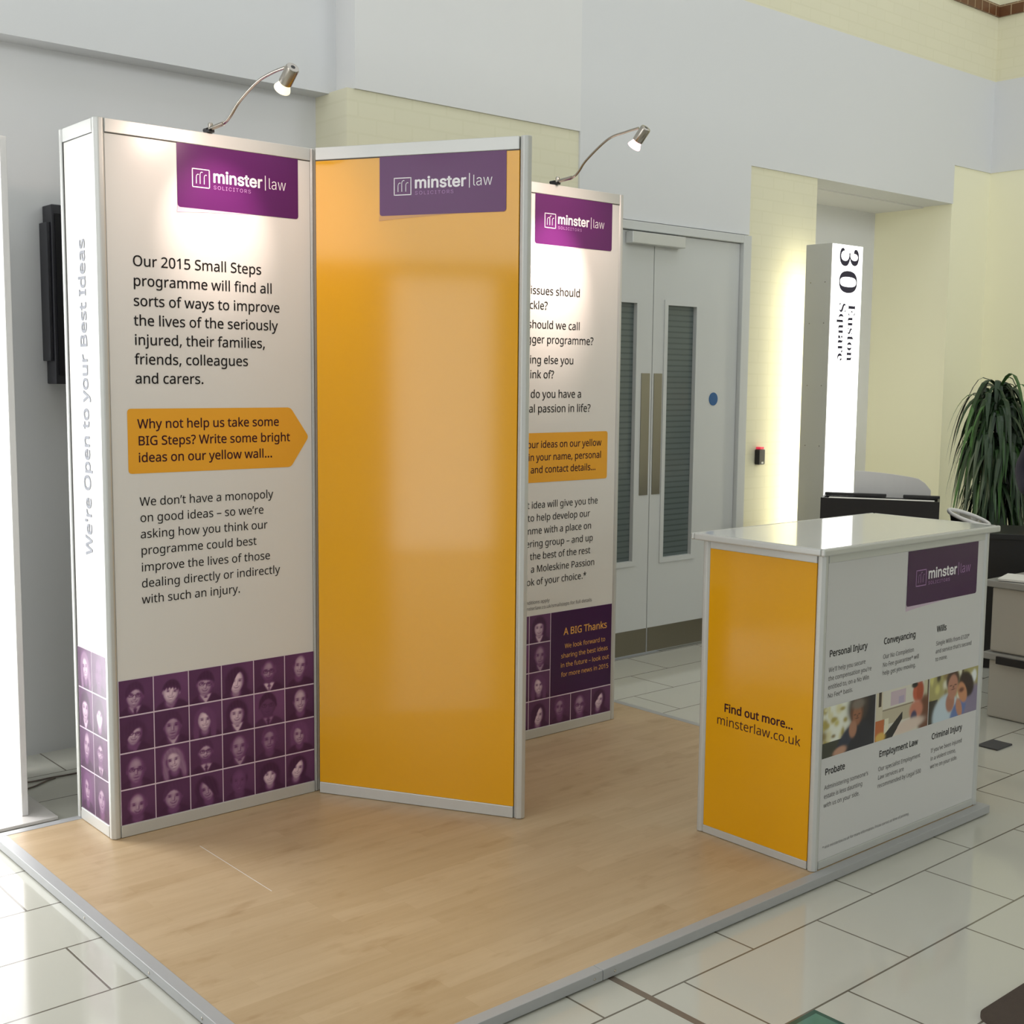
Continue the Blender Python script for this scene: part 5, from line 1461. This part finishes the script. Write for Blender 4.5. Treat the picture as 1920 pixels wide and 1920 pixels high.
# ================================================================== LIT TOTEM SIGN "30 Euston Square"
tx0, tx1, ty0, ty1, tz = 5.037, 5.368, .600, .810, 2.524 + Z0
to = empty('totem_sign', ((tx0 + tx1) / 2, (ty0 + ty1) / 2, 0), 'tall backlit totem reading 30 Euston Square, standing before the alcove', 'sign')
MB().box(tx0, tx1, ty0 + .006, ty1 - .006, .002, tz, M_TOTEM).build('cabinet', to, bevel=.003)
fp = MB().box(tx0 + .004, tx1 - .002, ty0 - .002, ty0 + .0055, .06, tz - .004, M_LIT).build('light_face', to)
MB().box(tx0 + .10, tx1 - .015, ty1 - .0055, ty1 + .003, .06, tz - .10, M_LITBACK).build('light_back', to)
MB().box(tx1 - .0005, tx1 + .004, ty0 + .02, ty1 - .02, .06, tz - .10, M_LITBACK).build('added_side_glow', to)  # unseen glowing face added to brighten the alcove
for z in (1.23, 1.62, 2.02, 2.28):
    for yy in (ty0 + .05, ty1 - .05):
        MB().lathe([(.004, -.0005), (.004, .001)], M_CHROME, 10, Matrix.Translation((tx0, yy, z + Z0)) @ Matrix.Rotation(-PI / 2, 4, 'Y')).build('screw', to)
FT = Face((tx0, ty0 - .002, Z0), (1, 0, 0), (0, 0, 1))
mb = MB()
letters(mb, FT, "3", .075, 2.508, .44, M_NAVY, 'serif', off=-.006, xs=.82, d=.0008, rot='down')
letters(mb, FT, "0", .075, 2.372, .42, M_NAVY, 'serif', off=-.010, xs=1.08, d=.0008, rot='down')
letters(mb, FT, "Euston", .190, 2.150, .165, M_NAVY, 'serif', off=-.004, xs=.374 / (text_width("Euston", 'serif') * .165), d=.0008, rot='down')
letters(mb, FT, "Square", .088, 2.158, .165, M_NAVY, 'serif', off=-.005, xs=.380 / (text_width("Square", 'serif') * .165), d=.0008, rot='down')
mb.build('lettering', fp)

# lit board at the left edge, on a floor plate
lb = empty('lit_display_board', (-.14, .90, 0), 'bright white upright display board on a square base plate at the left edge', 'display board')
MB().box(-.270, -.040, .418, 1.10, .002, .0145, M_BASE).build('base_plate', lb, bevel=.002)
bd = MB().box(-.146, -.122, .500, 1.12, .0150, 2.488 + Z0, M_PLATE).build('board', lb, bevel=.002)
MB().box(-.151, -.1465, .508, 1.112, .03, 2.20 + Z0, M_LITL).build('light_face', bd)

# wall-mounted screen behind the tower
tv = empty('wall_screen', (.82, 1.29, 1.6 + Z0), 'black wall-mounted screen half hidden behind the left end of the stand', 'screen')
MB().box(.288, 1.36, 1.185, 1.2885, 1.602 + Z0, 2.358 + Z0, M_TV).build('body', tv, bevel=.004)
MB().box(.3, 1.35, 1.178, 1.1845, 1.64 + Z0, 2.32 + Z0, M_TVF).build('screen_face', tv)
MB().box(.272, .2875, 1.200, 1.2885, 1.70 + Z0, 2.285 + Z0, M_TV).build('speaker_bar', tv, bevel=.003)

# cables on the floor by the wall
for (nm, pts, lab) in (('floor_cable', [(-.10, .99, .004), (.02, .921, .004), (.12, .918, .004), (.24, .912, .004), (.60, .93, .004), (1.2, 1.12, .004)], 'upper of the two grey cables on the floor behind the lit board'),
                       ('floor_cable', [(-.14, 1.13, .013), (-.02, .852, .004), (.045, .862, .004), (.10, .898, .004), (.155, .905, .004), (.40, .90, .004), (.75, .80, .004)], 'lower branching grey cable on the floor beside the base plate')):
    P = spline(pts, 8)
    if lab.startswith('lower'):
        P = spline([(-.03, .835, .004), (.02, .848, .004), (.06, .872, .004), (.10, .895, .004), (.13, .904, .004)], 8)
    o = MB().tube(P, .0036, M_CABLE, 8).build(nm, None, origin=P[len(P) // 2] - Vector((0, 0, .004)), smooth=60)
    tag(o, lab, 'cable', 'cables on the floor behind the tower')

# floor glass, mat, outlet cover
gl = empty('floor_light', (.75, -2.38, 0), 'green glass light panel let into the stone floor', 'floor light')
MB().box(.533, .981, -2.585, -2.272, .0002, .0022, M_GFRAME).build('frame', gl)
MB().box(.548, .966, -2.570, -2.287, .0023, .0030, M_GGLASS).build('glass', gl)
pts = []
for (cx, cy, a0) in ((1.315, -2.615, PI / 2), (1.315, -3.4, PI), (2.9, -3.4, 1.5 * PI), (2.9, -2.615, 0)):
    for i in range(7):
        a = a0 + PI / 2 * i / 6
        pts.append((cx + .045 * math.cos(a), cy + .045 * math.sin(a)))
o = MB().prism(pts, .0005, .012, M_MAT).build('floor_mat', None, origin=(2.1, -3.0, 0)); tag(o, 'dark brown mat with rounded corners on the stone floor', 'mat')
o = MB().box(3.60, 3.74, -1.40, -1.30, .0005, .008, M_POT).build('floor_outlet_cover', None, origin=(3.67, -1.35, 0), bevel=.002); tag(o, 'small dark outlet cover on the floor beyond the counter', 'outlet cover')
PERSON = (6.005, -.545, math.radians(210))
# ================================================================== RECEPTION DESK AND WHAT STANDS ON IT
A0 = Vector((4.58, .34, 0)); Dv = Vector((.5, -.8660254, 0)); Nv = Vector((.8660254, .5, 0))
DESKZ = .775 + Z0


def along(a, b, z=0.0):
    return A0 + Dv * a + Nv * b + Vector((0, 0, z))


TD = Matrix(((Dv.x, Nv.x, 0, A0.x), (Dv.y, Nv.y, 0, A0.y), (0, 0, 1, 0), (0, 0, 0, 1)))
rd = empty('reception_desk', along(1.0, .25), 'black reception desk running behind the white counter towards the right', 'desk')
MB().box(.0, 2.3, .02, .48, .06, DESKZ - .035, M_DARKDESK, TD).build('body', rd)
MB().box(.03, 2.27, .05, .45, .002, .0595, M_BLACKP, TD).build('plinth', rd)
MB().box(-.01, 2.31, .0, .50, DESKZ - .0345, DESKZ, M_DARKDESK, TD).build('desk_top', rd, bevel=.004)

bx_ = empty('document_box', along(.38, .17, DESKZ), 'black open-topped box with a notched back rim, just behind the white counter', 'box')
zb, zt_ = DESKZ + .001, .945 + Z0
mb = MB()
mb.box(.03, .715, .015, .027, zb, zt_, M_BLACKP, TD)
mb.box(.03, .042, .0275, .318, zb, zt_ - .004, M_BLACKP, TD)
mb.box(.703, .715, .0275, .318, zb, zt_ - .004, M_BLACKP, TD)
mb.box(.0425, .7025, .306, .318, zb, zt_ - .012, M_BLACKP, TD)
mb.box(.0425, .7025, .0275, .3055, zb, zb + .01, M_BLACKP, TD)
mb.build('tray', bx_)
MB().box(.03, .40, .292, .330, zt_ - .010, zt_ + .010, M_BLACKP, TD).build('rim_lug', bx_, bevel=.004)
MB().box(.50, .715, .292, .330, zt_ - .010, zt_ + .010, M_BLACKP, TD).build('rim_lug', bx_, bevel=.004)
o = MB().box(.06, .685, .045, .285, zb + .0105, zt_ - .016, M_PAPER, TD).build('paper_stack', None, origin=along(.37, .17, zb + .0105)); tag(o, 'white papers filling the open black box behind the counter', 'papers')

# pale curved screen at the back of the desk
pts = []
for i in range(13):
    t = i / 12
    pts.append((.20 + .46 * t, .030 * math.sin(PI * t * .9)))
mb = MB()
prof = []
for i in range(13):
    t = i / 12
    top = 1.085 + Z0 - .050 * t ** 1.6 - .06 * max(0, (t - .8) / .2) ** 2
    prof.append((pts[i][0], .430 + pts[i][1], top))
for side, (d0, flip) in enumerate(((0, False), (.014, True))):
    for i in range(12):
        a, b = prof[i], prof[i + 1]
        q = [TD @ Vector((a[0], a[1] + d0, DESKZ + .001)), TD @ Vector((b[0], b[1] + d0, DESKZ + .001)), TD @ Vector((b[0], b[1] + d0, b[2])), TD @ Vector((a[0], a[1] + d0, a[2]))]
        mb.poly(q if not flip else q[::-1], M_PLATE)
for i in range(12):
    a, b = prof[i], prof[i + 1]
    mb.poly([TD @ Vector((a[0], a[1], a[2])), TD @ Vector((b[0], b[1], b[2])), TD @ Vector((b[0], b[1] + .014, b[2])), TD @ Vector((a[0], a[1] + .014, a[2]))], M_PLATE)
for k in (0, 12):
    a = prof[k]
    q = [TD @ Vector((a[0], a[1], DESKZ + .001)), TD @ Vector((a[0], a[1], a[2])), TD @ Vector((a[0], a[1] + .014, a[2])), TD @ Vector((a[0], a[1] + .014, DESKZ + .001))]
    mb.poly(q if k == 0 else q[::-1], M_PLATE)
o = mb.build('privacy_screen', None, origin=along(.7, .45, DESKZ + .001), smooth=40); tag(o, 'low pale curved screen at the back of the black reception desk', 'screen')

# white hooped tray on the desk
tr = empty('desk_tray', along(.885, .20, DESKZ), 'white oval hoop-edged tray on the black desk, right of the black box', 'tray')
mb = MB(); n = 40; k = mb.mi(M_PLATE); seg = 8
ring = []
for i in range(n):
    a = 2 * PI * i / n
    ring.append((.885 + .118 * math.cos(a), .20 + .10 * math.sin(a), DESKZ + .066 + .012 * math.sin(a) - .038 * math.cos(a)))
for i in range(n):
    c = Vector(ring[i]); a = 2 * PI * i / n; rad = Vector((math.cos(a), math.sin(a), 0))
    for s in range(seg):
        t = 2 * PI * s / seg
        mb.v.append(tuple(TD @ (c + rad * .009 * math.cos(t) + Vector((0, 0, .013 * math.sin(t))))))
for i in range(n):
    j = (i + 1) % n
    for s in range(seg):
        s2 = (s + 1) % seg
        mb.f.append((i * seg + s, j * seg + s, j * seg + s2, i * seg + s2)); mb.m.append(k)
mb.build('hoop', tr, smooth=60)
mb = MB(); k = mb.mi(M_GREYDESK)
for i in range(n):
    x_, y_, z_ = ring[i]
    mb.v.append(tuple(TD @ Vector((.885 + (x_ - .885) * .80, .20 + (y_ - .20) * .80, DESKZ + .0015))))
for i in range(n):
    x_, y_, z_ = ring[i]
    mb.v.append(tuple(TD @ Vector((.885 + (x_ - .885) * .965, .20 + (y_ - .20) * .965, z_ - .006))))
for i in range(n):
    j = (i + 1) % n
    mb.f.append((i, j, n + j, n + i)); mb.m.append(k)
mb.f.append(tuple(range(n))); mb.m.append(k)
mb.build('bowl', tr, smooth=60)

# ================================================================== STACKED PLASTIC BOXES AT THE RIGHT EDGE
CZ = .668 + Z0
for (z0_, z1_, lab, clip) in ((.002, .335, 'lower of two stacked pale plastic storage boxes at the right edge, with a black clip', True),
                              (.3365, CZ, 'upper of two stacked pale plastic storage boxes at the right edge, papers on its lid', False)):
    sb_ = empty('storage_box', (4.56, -1.83, z0_), lab, 'storage box', 'stacked plastic storage boxes')
    MB().prism([(4.125, -2.60), (4.99, -2.60), (4.99, -1.06), (4.125, -1.06)], z0_, z1_ - .036, M_BOXP).build('tub', sb_, bevel=.012, bseg=3)
    MB().box(4.100, 5.015, -2.625, -1.037, z1_ - .0355, z1_, M_BOXL).build('lid', sb_, bevel=.006)
    if clip:
        MB().box(4.088, 4.0995, -1.75, -1.115, z1_ - .050, z1_ - .012, M_BLACKP).build('clip', sb_, bevel=.002)
for i, (x, y, a, w, h, lab) in enumerate(((4.235, -1.225, .25, .21, .297, 'white papers nearest the corner of the upper storage box lid'), (4.60, -1.72, -.2, .30, .42, 'larger white sheets farther along the upper storage box lid'))):
    mb = MB(); r2 = random.Random(i)
    for j in range(4):
        T = Matrix.Translation((x + r2.uniform(-.01, .01), y + r2.uniform(-.01, .01), CZ + .0006 + j * .0028)) @ Matrix.Rotation(a + r2.uniform(-.12, .12), 4, 'Z')
        mb.box(-w / 2, w / 2, -h / 2, h / 2, 0, .0026, M_PAPER, T)
    o = mb.build('paper_stack', None, origin=(x, y, CZ + .0006)); tag(o, lab, 'papers')
# crumpled tissue by the papers
mb = MB(); r3 = random.Random(3)
for i in range(7):
    P = [Vector((4.62 + r3.uniform(-.09, .09), -1.16 + r3.uniform(-.035, .035), CZ + .004)) + Vector((r3.uniform(-.04, .04), r3.uniform(-.02, .02), .010 + .022 * abs(math.sin(t * 1.6)) * (1 if 0 < t < 4 else .2))) * 1.0 for t in range(5)]
    P[0].z = CZ + .006; P[-1].z = CZ + .006
    mb.tube(spline(P, 4), .006, M_PAPER, 6)
o = mb.build('crumpled_paper', None, origin=(4.62, -1.16, CZ), smooth=50); tag(o, 'crumpled white paper at the back of the upper storage box lid', 'paper')

# ================================================================== PLANT
px, py = 6.66, .30
pp = empty('potted_plant', (px, py, 0), 'tall dark green strap-leaved plant in a charcoal pot before the cream wall', 'plant')
MB().lathe([(.17, .002), (.19, .02), (.235, .56), (.24, .60), (.225, .60), (.215, .54)], M_POT, 28, Matrix.Translation((px, py, 0))).build('planter', pp, smooth=40)
MB().lathe([(.212, .52), (.212, .545), (.0, .55)], M_SOIL, 24, Matrix.Translation((px, py, 0))).build('soil', pp)
rp = random.Random(11)
heads = [(0, 0, 1.64), (-.10, -.05, 1.50), (.13, .03, 1.58), (-.09, .06, 1.28), (.09, -.06, 1.14), (-.13, -.02, .98), (.14, -.04, 1.36), (.03, .02, .90), (-.12, -.06, 1.18), (.16, .0, 1.02), (-.05, -.10, .84), (.05, -.12, 1.40), (-.02, -.12, 1.06), (-.05, .05, 1.58), (.07, -.05, 1.52), (-.14, .0, 1.34), (.12, -.10, 1.20), (-.08, -.12, 1.24)]
cm = MB()
for (hx, hy, hz) in heads:
    cm.tube(spline([(px + hx * .3, py + hy * .3, .548), (px + hx * .7, py + hy * .7, .5 + (hz - .5) * .5), (px + hx, py + hy, hz)], 5), .016, M_CANE, 8)
cm.build('cane', pp, smooth=60)


def strap(mb, base, az, reach, rise, drop, w, m, twist=0.0):
    n = 9; d = Vector((math.cos(az), math.sin(az), 0)); s = Vector((-math.sin(az), math.cos(az), 0))
    prev = None
    for i in range(n + 1):
        t = i / n
        c = base + d * (reach * (t - .18 * t * t * t)) + Vector((0, 0, rise * math.sin(min(1, t * 1.9) * PI / 2) - drop * t ** 2.3))
        ww = w * (math.sin(PI * min(1, .10 + t * .93)) ** .7) * (1 - .25 * t)
        sv = (s * math.cos(twist * t) + Vector((0, 0, 1)) * math.sin(twist * t))
        fold = Vector((0, 0, -.22 * ww))
        cur = (c - sv * ww + fold, c, c + sv * ww + fold)
        if prev:
            mb.poly([prev[0], prev[1], cur[1], cur[0]], m); mb.poly([prev[1], prev[2], cur[2], cur[1]], m)
        prev = cur


lm = MB()
for hi, (hx, hy, hz) in enumerate(heads):
    for i in range(36):
        az = rp.uniform(0, 2 * PI)
        t = i / 36
        lm_m = M_LEAF2 if rp.random() < .16 else M_LEAF
        strap(lm, Vector((px + hx, py + hy, hz - .10 * t)), az, rp.uniform(.16, .33) * (1.05 if hi in (0, 13, 14) else 1), rp.uniform(.05, .20) * (1 - .4 * t), rp.uniform(.30, .62), rp.uniform(.015, .026), lm_m, rp.uniform(-.7, .7))
lo_ = lm.build('foliage', pp, smooth=60)

# ================================================================== PERSON AT THE RIGHT EDGE


def skin_body(name, verts, edges, radii, m, parent, sub=2, root=0):
    me = bpy.data.meshes.new(name)
    me.from_pydata(verts, edges, [])
    o = bpy.data.objects.new(name, me); C.objects.link(o)
    o.modifiers.new('skin', 'SKIN'); o.modifiers['skin'].use_smooth_shade = True
    sv = me.skin_vertices[0].data
    for i, r in enumerate(radii):
        sv[i].radius = (r, r) if not isinstance(r, tuple) else r
    sv[root].use_root = True
    sb = o.modifiers.new('sub', 'SUBSURF'); sb.levels = sub; sb.render_levels = sub
    bpy.context.view_layer.update()
    dg = bpy.context.evaluated_depsgraph_get()
    nm = bpy.data.meshes.new_from_object(o.evaluated_get(dg))
    bpy.data.objects.remove(o)
    nm.name = name
    nm.materials.clear(); nm.materials.append(m)
    nm.polygons.foreach_set('use_smooth', [True] * len(nm.polygons))
    ob = bpy.data.objects.new(name, nm); C.objects.link(ob)
    ob.parent = parent; ob.matrix_parent_inverse = world_of(parent).inverted()
    return ob


# local frame: +X the way the person faces, +Y to their left, origin between the feet
PX, PY, PA = PERSON
pe = empty('person', (PX, PY, 0), 'person in a dark navy jacket standing at the right edge behind the black desk', 'person')
TP = Matrix.Translation((PX, PY, 0)) @ Matrix.Rotation(PA, 4, 'Z')


def tp(l):
    return [tuple(TP @ Vector(p)) for p in l]


# body: one continuous figure (skin), clothes over it
bv = [(0, 0, .96), (.01, 0, 1.14), (.02, 0, 1.32), (.03, 0, 1.46), (.045, 0, 1.54), (.06, 0, 1.63), (.06, 0, 1.71),
      (.01, .17, 1.42), (.03, .24, 1.16), (.19, .20, 1.00), (.27, .175, .985),
      (.01, -.17, 1.42), (.00, -.25, 1.16), (.17, -.22, .99), (.25, -.20, .97),
      (0, .10, .90), (.015, .105, .50), (-.01, .11, .09), (.08, .115, .035), (.16, .12, .03),
      (0, -.10, .90), (.015, -.105, .50), (-.01, -.11, .09), (.08, -.115, .035), (.16, -.12, .03)]
be = [(0, 1), (1, 2), (2, 3), (3, 4), (4, 5), (5, 6), (3, 7), (7, 8), (8, 9), (9, 10), (3, 11), (11, 12), (12, 13), (13, 14),
      (0, 15), (15, 16), (16, 17), (17, 18), (18, 19), (0, 20), (20, 21), (21, 22), (22, 23), (23, 24)]
br_ = [(.125, .15), (.115, .135), (.12, .16), (.085, .12), .055, (.085, .075), (.082, .075),
       .062, .045, .034, .028, .062, .045, .034, .028,
       .088, .058, .040, .042, .032, .088, .058, .040, .042, .032]
skin_body('body', tp(bv), be, br_, M_SKIN, pe)
jv = [(0, 0, .90), (.005, 0, 1.04), (.015, 0, 1.22), (.025, 0, 1.38), (.03, 0, 1.47),
      (.01, .18, 1.425), (.03, .25, 1.16), (.165, .21, 1.012), (.01, -.165, 1.40), (.0, -.275, 1.13), (.145, -.245, .995)]
jr = [(.145, .185), (.135, .165), (.15, .20), (.115, .16), (.075, .085), .078, .062, .050, .078, .062, .050]
skin_body('jacket', tp(jv), [(0, 1), (1, 2), (2, 3), (3, 4), (3, 5), (5, 6), (6, 7), (3, 8), (8, 9), (9, 10)], jr, M_SUIT, pe)
tv_ = [(0, 0, .95), (0, .10, .86), (.015, .108, .48), (-.008, .11, .075), (0, -.10, .86), (.015, -.108, .48), (-.008, -.11, .075)]
skin_body('trousers', tp(tv_), [(0, 1), (1, 2), (2, 3), (0, 4), (4, 5), (5, 6)], [(.135, .165), .105, .074, .062, .105, .074, .062], M_TROUS, pe)
skin_body('shirt_collar', tp([(.03, 0, 1.475), (.042, 0, 1.53)]), [(0, 1)], [(.072, .078), (.062, .064)], M_SHIRT, pe)
for sg in (1, -1):
    skin_body('shoe', tp([(-.045, .112 * sg, .048), (.03, .114 * sg, .045), (.11, .118 * sg, .036), (.19, .122 * sg, .028)]), [(0, 1), (1, 2), (2, 3)], [.046, .050, .044, .028], M_SHOE, pe)
    # cuffs and hands: palm, four fingers of unequal length, thumb from the side of the palm
    wx, wy, wz = (.27, .175 * 1, .985) if sg == 1 else (.25, -.20, .97)
    skin_body('shirt_cuff', tp([(wx - .085, wy + sg * .02, wz + .013), (wx - .062, wy + sg * .016, wz + .010)]), [(0, 1)], [.040, .038], M_SHIRT, pe, 1)
    hv = [(wx - .01, wy, wz), (wx + .035, wy, wz - .002), (wx + .075, wy, wz - .006)]
    he = [(0, 1), (1, 2)]; hr = [(.027, .022), (.040, .018), (.040, .015)]
    for fi, (oy, ln) in enumerate(((-.030, .068), (-.010, .078), (.010, .074), (.029, .056))):
        b = len(hv)
        hv += [(wx + .082, wy + oy, wz - .006), (wx + .082 + ln * .42, wy + oy * 1.08, wz - .010), (wx + .082 + ln * .74, wy + oy * 1.08, wz - .028), (wx + .082 + ln * .88, wy + oy * 1.05, wz - .050)]
        he += [(2, b), (b, b + 1), (b + 1, b + 2), (b + 2, b + 3)]; hr += [.0095, .0090, .0085, .0070]
    b = len(hv)
    hv += [(wx + .030, wy - sg * .036, wz - .006), (wx + .058, wy - sg * .062, wz - .016), (wx + .082, wy - sg * .066, wz - .032)]
    he += [(1, b), (b, b + 1), (b + 1, b + 2)]; hr += [.0125, .0110, .0085]
    skin_body('hand', tp(hv), he, hr, M_SKIN, pe, 1, 1)
# head: hair, eyes, nose, mouth, ears
hc = Vector((.075, 0, 1.665))
mb = MB(); mb.lathe([(.002, .125), (.045, .118), (.075, .092), (.090, .050), (.092, .010), (.084, -.030), (.060, -.055)], M_HAIR, 20, TP @ Matrix.Translation((.045, 0, 1.675)) @ Matrix.Rotation(math.radians(-14), 4, 'Y') @ Matrix.Scale(1.04, 4))
mb.build('hair', pe, smooth=60)
for sg in (1, -1):
    MB().lathe([(.001, .006), (.0075, .003), (.0075, -.003), (.001, -.006)], M_SHIRT, 12, TP @ Matrix.Translation((.146, .031 * sg, 1.665)) @ Matrix.Rotation(PI / 2, 4, 'Y')).build('eye', pe, smooth=60)
    MB().lathe([(.002, .010), (.016, .006), (.018, 0), (.012, -.008)], M_SKIN, 12, TP @ Matrix.Translation((.058, .083 * sg, 1.655)) @ Matrix.Rotation(PI / 2, 4, 'X') @ Matrix.Scale(1.5, 4, (0, 1, 0))).build('ear', pe, smooth=60)
skin_body('nose', tp([(.140, 0, 1.672), (.160, 0, 1.640), (.152, 0, 1.630)]), [(0, 1), (1, 2)], [.008, .012, .009], M_SKIN, pe, 1)
skin_body('mouth', tp([(.138, .022, 1.603), (.147, 0, 1.602), (.138, -.022, 1.603)]), [(0, 1), (1, 2)], [.004, .006, .004], M_ORANGE if False else mat('lips', (170, 96, 88), .5), pe, 1)
